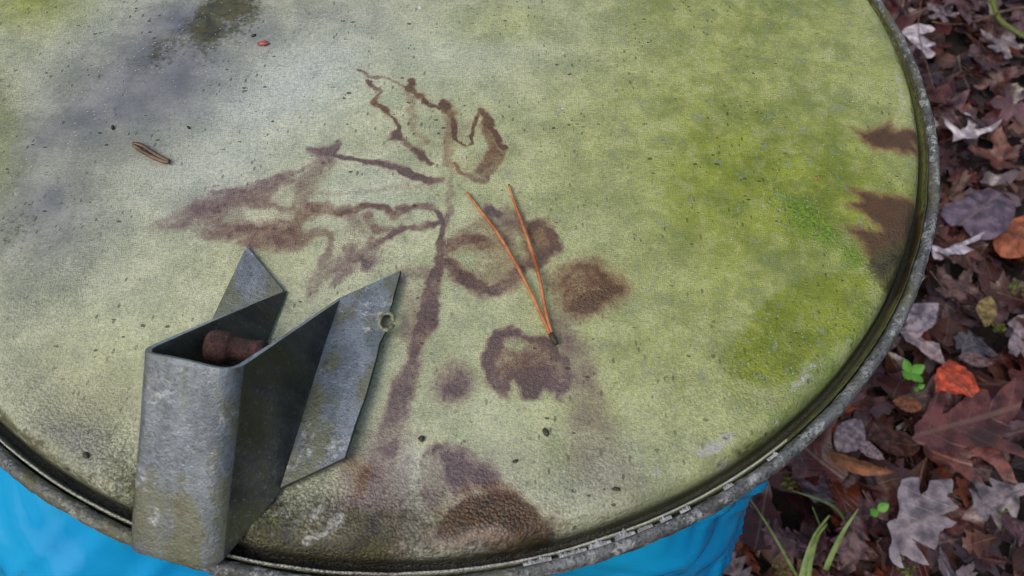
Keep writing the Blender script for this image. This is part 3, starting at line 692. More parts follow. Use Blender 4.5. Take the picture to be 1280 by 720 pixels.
# ------------------------------------------------------------------ the bracket on the lid
def build_bracket(root):
    mm = lambda x, y, z: Vector((x / 1000, y / 1000, Z0 + z / 1000))
    TL, TR = mm(-82.6, -217.6, 55), mm(-44.6, -224.2, 55)
    BL, BR = on_plane(154, 688, Z0 + .0042), on_plane(266, 716, Z0 + .0042)
    L0, R0 = mm(-49.5, -162.4, 9.2), mm(-22.1, -165.5, 9.2)
    LM, RM = mm(-54, -196, 9.4), mm(-32.0, -254.0, 10.4)
    LF = mm(-74, -244, 10.4)
    # top edge and bottom edge as matching curves: left back -> front -> right back
    def seg(a, b, n): return [a.lerp(b, i / n) for i in range(n)]
    def corner(p, a, b, r, n=7):
        d0 = (a - p).normalized() * r; d1 = (b - p).normalized() * r
        return [(p + d0).lerp(p, t).lerp(p.lerp(p + d1, t), t) for t in [i / n for i in range(n + 1)]]
    nW, r = 22, .0078
    cT = corner(TL, L0, TR, r) ; cT2 = corner(TR, TL, R0, r)
    cB = corner(BL, LF, BR, r); cB2 = corner(BR, BL, RM, r)
    wallT = seg(L0, cT[0], nW); frontT = seg(cT[-1], cT2[0], 8)[1:]; wallT2 = seg(cT2[-1], R0, nW)[1:] + [R0]
    def along(pts, n):
        ds = [0]
        for i in range(len(pts) - 1): ds.append(ds[-1] + (pts[i + 1] - pts[i]).length)
        o = []
        for k in range(n):
            t = ds[-1] * k / (n - 1)
            i = max(j for j in range(len(ds)) if ds[j] <= t + 1e-9); i = min(i, len(pts) - 2)
            o.append(pts[i].lerp(pts[i + 1], (t - ds[i]) / (ds[i + 1] - ds[i] + 1e-12)))
        return o
    wallB = along([L0 + Vector((0, 0, -.0004)), LM, LF, cB[0]], nW + 1)[:-1]; frontB = seg(cB[-1], cB2[0], 8)[1:]
    wallB2 = along([cB2[-1], RM, R0 + Vector((0, 0, -.0004))], nW + 1)[1:]
    T = wallT + cT + frontT + cT2 + wallT2; B = wallB + cB + frontB + cB2 + wallB2
    assert len(T) == len(B), (len(T), len(B))
    # the left wall's top edge has a slight hollow, as sheet that was folded by hand
    nv = 30; V = []
    for j in range(nv):
        t = j / (nv - 1)
        for i, (a, b) in enumerate(zip(T, B)):
            p = a.lerp(b, t)
            if i > len(T) - len(wallT2) and t > .8 and b.y > -.2535: p = p + Vector((.0030, 0, 0)) * ((t - .8) / .2) ** 2 * min(1, (b.y + .2535) / .012)
            V.append(p)
    m = len(T)
    V = np.array([tuple(p) for p in V])
    V += ((fbm(V[:, 0:1] * 60 + 7, V[:, 2:3] * 60 + V[:, 1:2] * 60, 161) - .5) * .0009)
    me = mesh_np('bracket', V, grid_faces(nv, m)[:, ::-1])
    br = link('bracket', me, [MAT['zinc'], MAT['shade_grime'], MAT['edge_highlight']], root)
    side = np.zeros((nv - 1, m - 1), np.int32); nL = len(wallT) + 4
    side[:, len(T) - len(wallT2) - 2:] = 1; side[-2:, len(T) - len(wallT2) + 10:] = 0  # right wall takes painted shade over its grime; lighter bend strip paints a highlight
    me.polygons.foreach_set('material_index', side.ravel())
    md = br.modifiers.new('sheet', 'SOLIDIFY'); md.thickness = .0022; md.offset = -1; md.use_rim = True
    md.material_offset = 1; md.material_offset_rim = 2  # inner face gets the shade-dark colour, cut rim the painted highlight
    bv = br.modifiers.new('edge', 'BEVEL'); bv.width = .0005; bv.segments = 2; bv.limit_method = 'ANGLE'; bv.angle_limit = R(50)
    # flanges: flat tabs folded outwards, standing a hair off the lid at their outer edge
    def flange(out, zs, name='flange', th=.0022):
        bm = bmesh.new()
        vs_ = [bm.verts.new((x / 1000, y / 1000, LIDZ + z)) for (x, y), z in zip(out, zs)]
        f = bm.faces.new(vs_)
        bmesh.ops.triangulate(bm, faces=[f])
        bmesh.ops.subdivide_edges(bm, edges=bm.edges[:], cuts=3, use_grid_fill=True)
        bmesh.ops.recalc_face_normals(bm, faces=bm.faces[:])
        if bm.faces[0].normal.z < 0: bmesh.ops.reverse_faces(bm, faces=bm.faces[:])
        me = bpy.data.meshes.new(name); bm.to_mesh(me); bm.free()
        o = link(name, me, [MAT['zinc2'], MAT['shade_grime']], br, smooth=False)
        s = o.modifiers.new('sheet', 'SOLIDIFY'); s.thickness = th; s.offset = 1; s.material_offset_rim = 1  # rim coloured dark to paint the shade on the flange's edge
        b = o.modifiers.new('edge', 'BEVEL'); b.width = .0004; b.segments = 2; b.limit_method = 'ANGLE'; b.angle_limit = R(50)
        return o
    # right flange, with a rusted half-hole bitten out of its outer edge
    hc = on_lid(484, 410) * 1000
    bite = [(hc[0] + 2.6 * math.cos(t) - .3, hc[1] + 3.8 * math.sin(t)) for t in np.linspace(R(62), R(298), 13)]
    outer_b = [on_lid(*p) * 1000 for p in ((477, 436), (474, 452), (461, 500), (447, 540))]
    pts = [(-23.0, -166.0), tuple(on_lid(503, 345) * 1000), tuple(on_lid(494, 378) * 1000)] + bite + [tuple(p) for p in outer_b] + [tuple(on_lid(435, 579) * 1000), tuple(on_lid(355, 615) * 1000)]
    zs = [.0003, .0026, .0032] + [.0034] * len(bite) + [.0036, .0038, .0042, .0046, .0048, .0034]
    flange(pts, zs)
    lf = [(-49.0, -162.8), (-60, -171), (-74, -244), (-83, -238), tuple(on_lid(270, 395) * 1000), tuple(on_lid(310, 310) * 1000)]
    lf = [(-49.0, -162.8), tuple(on_lid(310, 310) * 1000), tuple(on_lid(270, 395) * 1000), (-86, -236), (-73, -243), (-53, -197)]
    flange(lf, [.0005, .0003, .0003, .0004, .001, .0006])
    # rusty cross bolt between the walls
    a = on_plane(262, 432, Z0 + .036); b = on_plane(331, 441, Z0 + .036)
    d = (b - a).normalized()
    prof = [(0, .0060), (.002, .0066), (.0085, .0066), (.0092, .0058), (.0096, .0050)]
    L = (b - a).length
    a = a; pts = [a + d * s for s, _ in prof] + [a + d * (.0096 + (L - .0096) * i / 6) for i in range(1, 7)]
    rad = [q for _, q in prof] + [.0046] * 6
    link('cross_bolt', tube(pts, rad, 18), MAT['rust'], br)
    # verdigris eyelet left round the bitten hole
    e = on_lid(485, 409); ring_pts = [(e[0] + .0030 * math.cos(q), e[1] + .0044 * math.sin(q), LIDZ + .0052 + .0004 * math.sin(3 * q)) for q in np.linspace(0, 6.0, 22)]
    link('corroded_eyelet', tube(ring_pts, [.0007 + .0004 * abs(math.sin(2.3 * i)) for i in range(22)], 7), MAT['verdigris'], br)
    return br
bracket = build_bracket(lid)

# ------------------------------------------------------------------ small things lying on the lid
def lid_path(pts, h):
    return [Vector((*on_lid(x, y), LIDZ + h + (0 if len(q) == 0 else q[0]))) for x, y, *q in pts]

def build_needles():
    t = empty('pine_needle_pair', (*on_lid(692, 430), LIDZ))
    tag(t, 'orange-brown pair of dry pine needles joined at the base, on the leaf stain', 'pine needles')
    inv = Vector(t.location)
    for pts in ([(584, 243), (600, 266), (622, 296), (645, 335), (664, 372), (680, 405), (691, 428)], [(636, 233), (645, 262), (657, 296), (668, 330), (676, 362), (683, 398), (692, 428)]):
        p = [q - inv for q in catmull(lid_path([(x, y, .0018 * math.sin(math.pi * i / 6)) for i, (x, y) in enumerate(pts)], .0016), 5)]
        n = len(p); r = [0.00055 + .00036 * min(1, i / 6) + .00008 * math.sin(i * 1.9) for i in range(n)]
        link('needle', tube(p, r, 7), MAT['needle'], t)
    p = [q - inv for q in lid_path([(688, 420), (692, 427), (695, 433)], .0022)]
    link('sheath', tube(p, [.0012, .0016, .0011], 8), MAT['bit'], t)
build_needles()

def one_tube(name, pts, h, r, mat, label, cat):
    p = catmull(lid_path(pts, h), 5); n = len(p)
    o = link(name, tube([q - p[0] for q in p], r if not hasattr(r, '__len__') else list(np.interp(np.linspace(0, 1, n), np.linspace(0, 1, len(r)), r)), 8), mat)
    o.location = p[0]; tag(o, label, cat); return o

t = empty('twig', (*on_lid(190, 194), LIDZ)); tag(t, 'short split bit of pale brown twig on the wet upper left of the lid', 'twig')
for pts in ([(168, 182), (178, 184), (192, 193), (206, 201), (213, 204)], [(169, 184), (177, 190), (191, 198), (205, 204), (213, 205)]):
    p = catmull(lid_path(pts, .0015), 5)
    link('split_half', tube([q - Vector(t.location) for q in p], .0011, 7), MAT['twig'], t)

def nugget(name, px, py, size, mat, label, cat, group=None, squash=.6):
    bm = bmesh.new(); size *= .68; bmesh.ops.create_icosphere(bm, subdivisions=2, radius=size)
    rn = random.Random(int(px * 7 + py))
    a, b = rn.uniform(.7, 1.6), rn.uniform(.6, 1)
    for v in bm.verts:
        k = 1 + .35 * (rn.random() - .5); v.co = Vector((v.co.x * a * k, v.co.y * b * k, v.co.z * squash * k))
    bmesh.ops.rotate(bm, verts=bm.verts, matrix=Matrix.Rotation(rn.uniform(0, 6), 3, 'Z'))
    me = bpy.data.meshes.new(name); bm.to_mesh(me); bm.free()
    o = link(name, me, mat); o.location = (*on_lid(px, py), LIDZ + size * squash * .8); tag(o, label, cat, group); return o

nugget('bud', 330, 56, .0033, MAT['bud'], 'small reddish bud near the top left of the lid', 'bud')
nugget('seed', 1020, 222, .0012, MAT['bud'], 'tiny dark red seed on the green right side of the lid', 'seed')
nugget('bark_crumb', 317, 45, .0014, MAT['bit'], 'dark crumb of bark beside the reddish bud', 'debris')
nugget('bark_crumb', 527, 549, .0022, MAT['bit'], 'dark round crumb at the top corner of the lowest purple stain', 'debris')
nugget('bark_crumb', 682, 541, .0020, MAT['bit'], 'flat olive crumb below the pine needles, on pale green', 'debris')
nugget('bark_crumb', 644, 577, .0014, MAT['bit'], 'small dark crumb right of the lowest purple stain', 'debris')
nugget('bark_crumb', 770, 612, .0019, MAT['bit'], 'dark crumb near the front rim, right of the brown crust', 'debris')
nugget('bark_crumb', 141, 160, .0016, MAT['bit'], 'dark crumb just above the split twig', 'debris')
nugget('bark_crumb', 236, 160, .0014, MAT['bit'], 'dark crumb to the right of the split twig', 'debris')
nugget('bark_crumb', 108, 570, .0020, MAT['bit'], 'dark crumb on the grey margin left of the bracket', 'debris')

# ------------------------------------------------------------------ fallen leaves
def smooth_interp(x, xs, ys): return np.interp(x, xs, ys)

def leaf_oak(n_lobes=4, depth=.6, nu=40, nv=5, sweep=.55, wide=.5, seed=0, pointed=True):
    """pinnate lobed leaf, unit length along +x from the stalk; returns V (flat), F, UV"""
    r = np.random.default_rng(seed)
    u = np.linspace(0, 1, nu)
    env = np.interp(u, [0, .1, .3, .55, .8, 1], [.03, .22, .7, 1.0, .62, .02]) * wide
    def side(ph):
        s = np.abs(((u * n_lobes + ph) % 1) - .5) * 2          # 0 at lobe, 1 at sinus
        lob = 1 - depth * s ** (1.1 if pointed else 2.2)
        lob = lob * (1 + .14 * np.interp(u * 16 + ph * 5, np.arange(18), r.uniform(-1, 1, 18)))
        return env * np.clip(lob, .12, 1.2)
    wl, wr = side(r.uniform(0, .3)), side(r.uniform(0, .3))
    ks = np.linspace(-1, 1, 2 * nv + 1)
    K, U = np.meshgrid(ks, u)
    Wd = np.where(K < 0, wl[:, None], wr[:, None]); y = K * Wd
    x = U + sweep * np.abs(y) * (1 - U * .6) - .12 * sweep
    V = np.stack([x, y, 0 * x], -1).reshape(-1, 3)
    UV = np.stack([U, .5 + y / (2 * wide) * .9], -1).reshape(-1, 2)
    return V, grid_faces(nu, 2 * nv + 1), UV

def leaf_maple(lobes=5, nt=75, nr=6, seed=0, teeth=.22, depth=.55):
    r = np.random.default_rng(seed)
    t = np.linspace(-R(152), R(152), nt)
    tips = np.linspace(-R(125), R(125), lobes) + r.uniform(-.06, .06, lobes)
    ln = np.array([.55, .85, 1., .85, .55]) if lobes == 5 else np.array([.8, 1., .8])
    rad = np.full(nt, 1 - depth) * .8
    for a, l in zip(tips, ln):
        d = np.abs(t - a); rad = np.maximum(rad, l * (1 - np.clip(d / .50, 0, 1) ** 1.25 * .62))
    rad = rad * (1 + teeth * (np.abs(((t * 5.2 + r.uniform(0, 1)) % 1) - .5) * 2 - .5)) * (1 + .07 * r.uniform(-1, 1, nt))
    k = np.linspace(0, 1, nr) ** .8
    K, T = np.meshgrid(k, t); rr = K * rad[:, None]
    x = rr * np.cos(T) * .62 + .3; y = rr * np.sin(T) * .62
    return np.stack([x, y, 0 * x], -1).reshape(-1, 3), grid_faces(nt, nr), np.stack([np.clip(K * .9, 0, 1), .5 + .45 * np.sin(T * 2.88) * K], -1).reshape(-1, 2)

def leaf_simple(wide=.27, nu=22, nv=4, seed=0):
    r = np.random.default_rng(seed); u = np.linspace(0, 1, nu)
    w_ = wide * np.sin(np.pi * u ** .85) ** .8 * (1 + .06 * r.uniform(-1, 1, nu)) + .004
    K, U = np.meshgrid(np.linspace(-1, 1, 2 * nv + 1), u); y = K * w_[:, None]
    return np.stack([U, y, 0 * y], -1).reshape(-1, 3), grid_faces(nu, 2 * nv + 1), np.stack([U, .5 + y / (2 * wide) * .9], -1).reshape(-1, 2)

def warp(V, seed, curl=.5, fold=.25, crumple=.05):
    """bend, fold and crumple a flat unit leaf"""
    r = np.random.default_rng(seed); V = V.copy(); x, y = V[:, 0], V[:, 1]
    z = fold * np.abs(y) * r.uniform(.2, 1) * r.choice([-1, 1]) + curl * (x - .5) ** 2 * r.uniform(-.7, .9) + curl * .9 * y * y * r.uniform(-1, 1.2)
    z = z + (fbm(x * 3 + seed, y * 3 + 5, seed, 3) - .5) * crumple * 3.2 + r.uniform(-.25, .25) * (x - .5) * y * 2
    tip = np.clip(np.hypot(x - .5, y) - .32, 0, 1); z = z + tip * tip * r.uniform(-1.0, 2.4)
    V[:, 2] = z; return V

def leaf_mesh(name, data, seed, stalk=True, **kw):
    V, F, UV = data; V = warp(V, seed, **kw)
    me = mesh_np(name, V, F)
    ul = me.uv_layers.new(name='UVMap'); li = np.empty(len(me.loops), np.int32); me.loops.foreach_get('vertex_index', li)
    ul.data.foreach_set('uv', UV[li].astype(np.float32).ravel())
    me.materials.append(MAT['leaf']); me.polygons.foreach_set('use_smooth', [True] * len(me.polygons))
    return me

OAK = [leaf_mesh('oak_leaf', leaf_oak(4 + i % 2, .52 + .1 * (i % 3), seed=i, wide=.40 + .05 * (i % 2)), 200 + i, curl=.8, fold=.35, crumple=.09) for i in range(6)]
MAPLE = [leaf_mesh('maple_leaf', leaf_maple(5, seed=i), 300 + i, curl=.8, fold=.3, crumple=.09) for i in range(5)]
OVAL = [leaf_mesh('oval_leaf', leaf_simple(.24 + .04 * (i % 3), seed=i), 400 + i) for i in range(4)]

LEAF_STALK = tube([(0, 0, 0), (-.08, .01, .012), (-.2, .03, .02), (-.32, .02, .005)], [.010, .009, .008, .007], 6)
LEAF_STALK.materials.append(MAT['twig'])

def place_leaf(name, me, base, direction, length, roll=0, pitch=0, color=(.05, .03, .03), stalk=False, flip=False):
    o = bpy.data.objects.new(name, me); col.objects.link(o)
    d = Vector(direction).normalized(); a = math.atan2(d.y, d.x)
    o.rotation_euler = (Matrix.Rotation(a, 3, 'Z') @ Matrix.Rotation(-pitch, 3, 'Y') @ Matrix.Rotation(roll + (math.pi if flip else 0), 3, 'X')).to_euler()
    o.scale = (length,) * 3; o.location = base; o.color = (*color, 1)
    if stalk:
        s_ = bpy.data.objects.new('stalk', LEAF_STALK); col.objects.link(s_); s_.parent = o
    return o

MAROON, PURPLE, BROWN, RUST, PALE, TAN, GREY = (.062, .019, .020), (.085, .045, .055), (.080, .032, .023), (.17, .038, .014), (.38, .34, .38), (.14, .075, .060), (.125, .098, .122)
GZ = .045                                        # height of the top of the litter

def hero(name, kind, i, bpx, tpx, color, label, z=GZ + .012, roll=0, pitch=0, cat='leaf', scale=1.0, stalk=False, own=None):
    b = on_plane(*bpx, z); t_ = on_plane(*tpx, z); d = t_ - b
    me = own if own is not None else {'oak': OAK, 'maple': MAPLE, 'oval': OVAL}[kind][i]
    o = place_leaf(name, me, b, d, d.length * scale, roll, pitch, color, stalk)
    tag(o, label, cat); return o

def traced(name, px, seed, color, label, z, **kw):
    """a leaf whose outline was traced; it lies at height z with its own relief"""
    r = np.random.default_rng(seed)
    pts = [on_plane(x, y, z) for x, y in px]
    cs = []; n = len(pts)
    for i in range(n):                                     # rounded, slightly ragged margin
        p0, p1, p2, p3 = pts[i - 1], pts[i], pts[(i + 1) % n], pts[(i + 2) % n]
        for t in (0, .33, .66):
            q = .5 * ((2 * p1) + (p2 - p0) * t * .8 + (2 * p0 * .8 - (6 - 1.6 + .4) * p1 * 1 + 0 * p1) * 0)
            q = p1.lerp(p2, t) + (p2 - p0) * .10 * t * (1 - t) - (p3 - p1) * .10 * t * (1 - t)
            cs.append(q + Vector((r.normal(0, .0008), r.normal(0, .0008), 0)))
    c = sum(pts, Vector()) / n; L = max((p - c).length for p in pts) * 2
    bm = bmesh.new(); vs_ = [bm.verts.new((p - c) / L) for p in cs]; f = bm.faces.new(vs_)
    bmesh.ops.triangulate(bm, faces=[f]); bmesh.ops.subdivide_edges(bm, edges=bm.edges[:], cuts=2, use_grid_fill=True)
    bmesh.ops.triangulate(bm, faces=bm.faces[:])
    V = np.array([tuple(v.co) for v in bm.verts]); W = warp(V + [.5, 0, 0], seed, **kw)
    for v, q in zip(bm.verts, W): v.co.z = q[2]
    bmesh.ops.recalc_face_normals(bm, faces=bm.faces[:])
    me = bpy.data.meshes.new(name); bm.to_mesh(me); bm.free()
    a = np.array((pts[0] - c)[:2]); a = a / np.linalg.norm(a)        # first traced point = stalk end
    uv = np.stack([.5 - V[:, :2] @ a, .5 + V[:, 0] * -a[1] + V[:, 1] * a[0]], -1)
    ul = me.uv_layers.new(name='UVMap'); li = np.empty(len(me.loops), np.int32); me.loops.foreach_get('vertex_index', li)
    ul.data.foreach_set('uv', uv[li].astype(np.float32).ravel())
    o = link('fallen_leaf', me, MAT['leaf']); o.location = c; o.scale = (L,) * 3; o.color = (*color, 1); tag(o, label, 'leaf'); return o

BIG = leaf_mesh('oak_leaf', leaf_oak(3, .80, nu=60, nv=6, sweep=.9, wide=.62, seed=41), 77, curl=.25, fold=.12, crumple=.03)
FORK = leaf_mesh('oak_leaf', leaf_oak(2, .86, nu=44, nv=4, sweep=1.3, wide=.55, seed=12), 78, curl=.2, fold=.1, crumple=.03)
GREYM = leaf_mesh('maple_leaf', leaf_maple(5, seed=21, teeth=.26, depth=.5, nt=110), 79, curl=.2, fold=.10, crumple=.05)
STRIP = leaf_mesh('oval_leaf', leaf_simple(.13, seed=9), 81, curl=.7, fold=.5, crumple=.05)
H = hero
H('fallen_leaf', 'oval', 1, (1128, 410), (1166, 384), (.28, .24, .28), 'small pale triangular leaf tip by the rim', scale=1.2)
H('fallen_leaf', 'oval', 0, (1030, 570), (1104, 592), (.24, .085, .018), 'narrow curled orange-brown leaf by the lower right rim', own=STRIP, z=GZ + .025, scale=1.1)
H('fallen_leaf', 'oval', 2, (1050, 562), (1074, 530), (.20, .16, .19), 'small greyish pointed leaf above the curled orange strip', scale=1.2, z=GZ + .02)
H('fallen_leaf', 'oval', 3, (1070, 552), (1106, 574), (.20, .15, .165), 'short pinkish grey leaf tip beside the curled orange strip', z=GZ + .018)
H('fallen_leaf', 'maple', 4, (1280, 205), (1210, 185), (.125, .045, .032), 'reddish brown lobed leaf near the right edge below the forked leaf', scale=1.15)
H('fallen_leaf', 'oval', 1, (1255, 318), (1290, 272), (.30, .09, .035), 'orange leaf cut off by the right edge of the picture', scale=1.1)
H('fallen_leaf', 'oval', 2, (1118, 500), (1150, 508), (.17, .06, .022), 'small rounded orange-brown leaf right below the seedling', scale=1.15, z=GZ + .02)
H('fallen_leaf', 'oak', 4, (1280, 610), (1205, 640), (.16, .14, .16), 'grey tattered leaf right of the big grey-lilac maple leaf', z=GZ + .02)
H('fallen_leaf', 'maple', 1, (1275, 70), (1228, 40), (.22, .19, .21), 'pale greyish pink leaf near the top right corner', scale=1.15)
H('fallen_leaf', 'oval', 0, (1236, 372), (1230, 410), (.20, .15, .05), 'small yellowish oval leaf in the middle of the right litter', z=GZ + .02)
H('fallen_leaf', 'oval', 3, (1200, 445), (1232, 452), (.14, .085, .09), 'pinkish brown rounded leaf right of the orange-red one', scale=1.3, z=GZ + .02)
H('fallen_leaf', 'maple', 2, (1215, 380), (1170, 340), (.12, .065, .06), 'brown crinkled leaf between the spiky pale leaf and the pinkish forked leaf', scale=1.15)
H('fallen_leaf', 'oak', 0, (1250, 440), (1195, 420), (.07, .065, .085), 'dark slate leaf above the orange-red curled leaf', scale=1.1)

fl = dict(curl=.25, fold=.12, crumple=.05)
traced('oak_leaf', [(1141, 546), (1146, 530), (1155, 522), (1163, 505), (1171, 488), (1178, 483), (1183, 498), (1179, 516), (1190, 512), (1202, 500), (1216, 489), (1234, 486), (1240, 500), (1256, 482), (1272, 470), (1286, 478), (1280, 508), (1264, 530), (1258, 545), (1276, 556), (1284, 574), (1262, 566), (1248, 562),
        (1222, 560), (1205, 561), (1192, 566), (1178, 564), (1165, 562), (1152, 556)], 77, (.115, .040, .038), 'large glossy red-brown oak leaf with deep lobes, right of the seedling', GZ + .030, **fl)
traced('oak_leaf', [(1150, 556), (1178, 560), (1206, 558), (1240, 558), (1258, 582), (1272, 606), (1262, 608), (1240, 585), (1222, 572), (1212, 572), (1220, 590), (1236, 613), (1226, 610), (1205, 594), (1190, 578), (1176, 580), (1164, 574)], 85, (.15, .058, .050), 'reddish lobed leaf half under the large red-brown oak leaf', GZ + .016, **fl)
traced('maple_leaf', [(1212, 500), (1190, 494), (1176, 488), (1168, 492), (1166, 476), (1168, 464), (1180, 455), (1192, 446), (1206, 460), (1216, 472), (1220, 486)], 83, (.50, .075, .03), 'curled bright orange-red leaf above the large oak leaf', GZ + .036, curl=.8, fold=.4, crumple=.12)
traced('maple_leaf', [(1196, 634), (1188, 641), (1174, 645), (1196, 653), (1180, 661), (1172, 668), (1168, 689), (1150, 678), (1140, 673), (1161, 706), (1140, 700), (1125, 690), (1131, 709), (1115, 702), (1112, 688), (1118, 672), (1111, 655), (1118, 648), (1125, 645), (1122, 620), (1127, 600), (1148, 597), (1152, 620), (1158, 612), (1165, 600), (1193, 597), (1190, 615), (1183, 622)],
       79, (.215, .19, .22), 'big flat grey-lilac maple leaf near the lower right corner', GZ + .030, **fl)
traced('oak_leaf', [(1177, 147), (1190, 158), (1200, 164), (1208, 158), (1212, 145), (1207, 137), (1216, 138), (1222, 150), (1218, 162), (1235, 160), (1250, 151), (1243, 163), (1225, 169), (1218, 173), (1205, 171), (1190, 176), (1193, 168), (1183, 158)], 86, (.46, .43, .48), 'whitish forked leaf on dark litter, level with the upper brown stain', GZ + .02, **fl)
traced('maple_leaf', [(1127, 40), (1135, 30), (1150, 26), (1165, 29), (1171, 35), (1156, 40), (1149, 43), (1160, 48), (1169, 50), (1169, 56), (1160, 58), (1169, 68), (1161, 71), (1150, 61), (1145, 56), (1137, 49)], 87, (.46, .42, .48), 'pale lilac lobed leaf beside the upper edge of the lid', GZ + .02, **fl)
traced('oak_leaf', [(1164, 306), (1178, 312), (1195, 305), (1210, 300), (1228, 292), (1222, 301), (1208, 307), (1219, 312), (1200, 318), (1186, 318), (1175, 327), (1166, 322)], 88, (.44, .41, .48), 'narrow pale spiky leaf beside the rim, below the forked one', GZ + .02, **fl)
traced('oak_leaf', [(1124, 414), (1140, 413), (1156, 413), (1151, 422), (1159, 428), (1173, 430), (1183, 456), (1170, 449), (1155, 441), (1145, 431), (1135, 426)], 89, (.32, .25, .27), 'pinkish grey forked leaf just outside the rim above the seedling', GZ + .02, **fl)
traced('leaf', [(1252, 240), (1238, 232), (1218, 238), (1200, 250), (1182, 252), (1178, 268), (1192, 280), (1205, 278), (1218, 292), (1240, 296), (1262, 286), (1268, 262)], 90, (.12, .09, .13), 'broad slate-purple leaf near the right edge, above the spiky pale leaf', GZ + .018, **fl)
traced('leaf', [(1272, 395), (1262, 402), (1270, 412), (1262, 420), (1258, 436), (1266, 450), (1275, 440), (1282, 452), (1296, 440), (1290, 410), (1284, 396)], 91, (.25, .20, .24), 'lilac toothed leaf at the right edge above the large oak leaf', GZ + .018, **fl)
# dark leaves of the litter: individuals, nearest ground first
lobed = 'wet dark lobed leaf lying in the litter around the drum'
plainl = 'wet dark oval leaf lying in the litter around the drum'
rnd = random.Random(11)
count = 0
while count < 250:
    if count < 215: px, py = rnd.uniform(890, 1320), rnd.uniform(-40, 760)
    else: px, py = rnd.uniform(-80, 120), rnd.uniform(660, 760)
    z = rnd.uniform(.006, GZ + .004)
    p = on_plane(px, py, z)
    if math.hypot(p.x, p.y) < .33: continue
    k = rnd.random(); a = rnd.uniform(0, 2 * math.pi)
    me = rnd.choice(OAK) if k < .5 else rnd.choice(MAPLE) if k < .78 else rnd.choice(OVAL)
    ci = rnd.choices(range(6), [.36, .26, .18, .07, .06, .07])[0]; c = [MAROON, PURPLE, BROWN, RUST, TAN, GREY][ci]; hue = ['dark maroon', 'purplish', 'dark brown', 'rust-red', 'tan', 'slate grey'][ci]
    j = rnd.uniform(.7, 1.25); c = tuple(x * j for x in c)
    small = .75 if py > 600 else 1.0
    L = (rnd.uniform(.055, .15) if me not in OVAL else rnd.uniform(.035, .09)) * small
    o = place_leaf('fallen_leaf', me, (p.x - .5 * L * math.cos(a), p.y - .5 * L * math.sin(a), z), (math.cos(a), math.sin(a), 0), L, rnd.gauss(0, .38), rnd.gauss(0, .28), c, False, rnd.random() < .4)
    shape = 'oval' if me in OVAL else 'jagged oak' if me in OAK else 'hand-shaped'
    size = 'big' if L > .105 else 'small' if L < .07 else 'middling'
    zone = 'below the blue bag at lower left' if px < 400 else 'near the top right corner' if py < 120 else 'beside the upper brown rim stain' if py < 230 else 'beside the lower brown rim stain' if py < 350 else \
        'above the seedling' if py < 460 else 'around the large red-brown oak leaf' if py < 590 else 'among the grass blades' if px < 1090 else 'around the big grey-lilac leaf'
    tag(o, f'{size} {hue} {shape} leaf in the litter {zone}', 'leaf', f'{size} {hue} {shape} leaves {zone}')
    count += 1

# the uncountable rest: rotting leaf mass under and around them
def build_litter():
    r = np.random.default_rng(5)
    srcs = [leaf_oak(4, .6, nu=14, nv=2, seed=3), leaf_oak(5, .5, nu=14, nv=2, seed=4), leaf_maple(5, nt=27, nr=3, seed=5), leaf_simple(.26, nu=9, nv=2, seed=6), leaf_simple(.3, nu=7, nv=1, seed=8)]
    VV, FF, UU, CC = [], [], [], []; off = 0
    pal = np.array([MAROON, PURPLE, BROWN, RUST, TAN, GREY, (.03, .015, .014)]); pw = np.array([.30, .22, .16, .05, .06, .06, .15])
    N = 6500
    for k in range(N):
        if k < 2600:                                   # ground seen in the photograph and a step beside it
            x, y = r.uniform(.25, 1.5), r.uniform(-.55, 1.75)
        else:
            q = r.uniform(0, 2 * math.pi); d = .3 + 2.3 * math.sqrt(r.random()); x, y = d * math.cos(q), d * math.sin(q)
        if x * x + y * y < .31 ** 2: continue
        V, F, U = srcs[r.integers(len(srcs))]
        V = warp(V, int(r.integers(1e6)), .5, .25, .05)
        L = r.uniform(.02, .10) if r.random() < .7 else r.uniform(.012, .03)
        a, b, c = r.uniform(0, 6.28), r.normal(0, .3), r.normal(0, .3)
        Rm = np.array(Matrix.Rotation(a, 3, 'Z') @ Matrix.Rotation(b, 3, 'Y') @ Matrix.Rotation(c, 3, 'X'))
        P = ((V - [.5, 0, 0]) * L) @ Rm.T + [x, y, r.uniform(.0, .036)]
        VV.append(P); FF.append(F + off); UU.append(U); off += len(P)
        CC.append(np.tile(np.append(pal[r.choice(len(pal), p=pw)] * r.uniform(.6, 1.3), 1), (len(P), 1)))
    me = mesh_np('leaf_litter', np.concatenate(VV), np.concatenate(FF)); U = np.concatenate(UU)
    ul = me.uv_layers.new(name='UVMap'); li = np.empty(len(me.loops), np.int32); me.loops.foreach_get('vertex_index', li)
    ul.data.foreach_set('uv', U[li].astype(np.float32).ravel()); set_col(me, 'tint', np.concatenate(CC))
    o = link('leaf_litter', me, MAT['litter']); tag(o, 'mass of small rotting dark leaves covering the ground', 'leaf litter', kind='stuff')
build_litter()

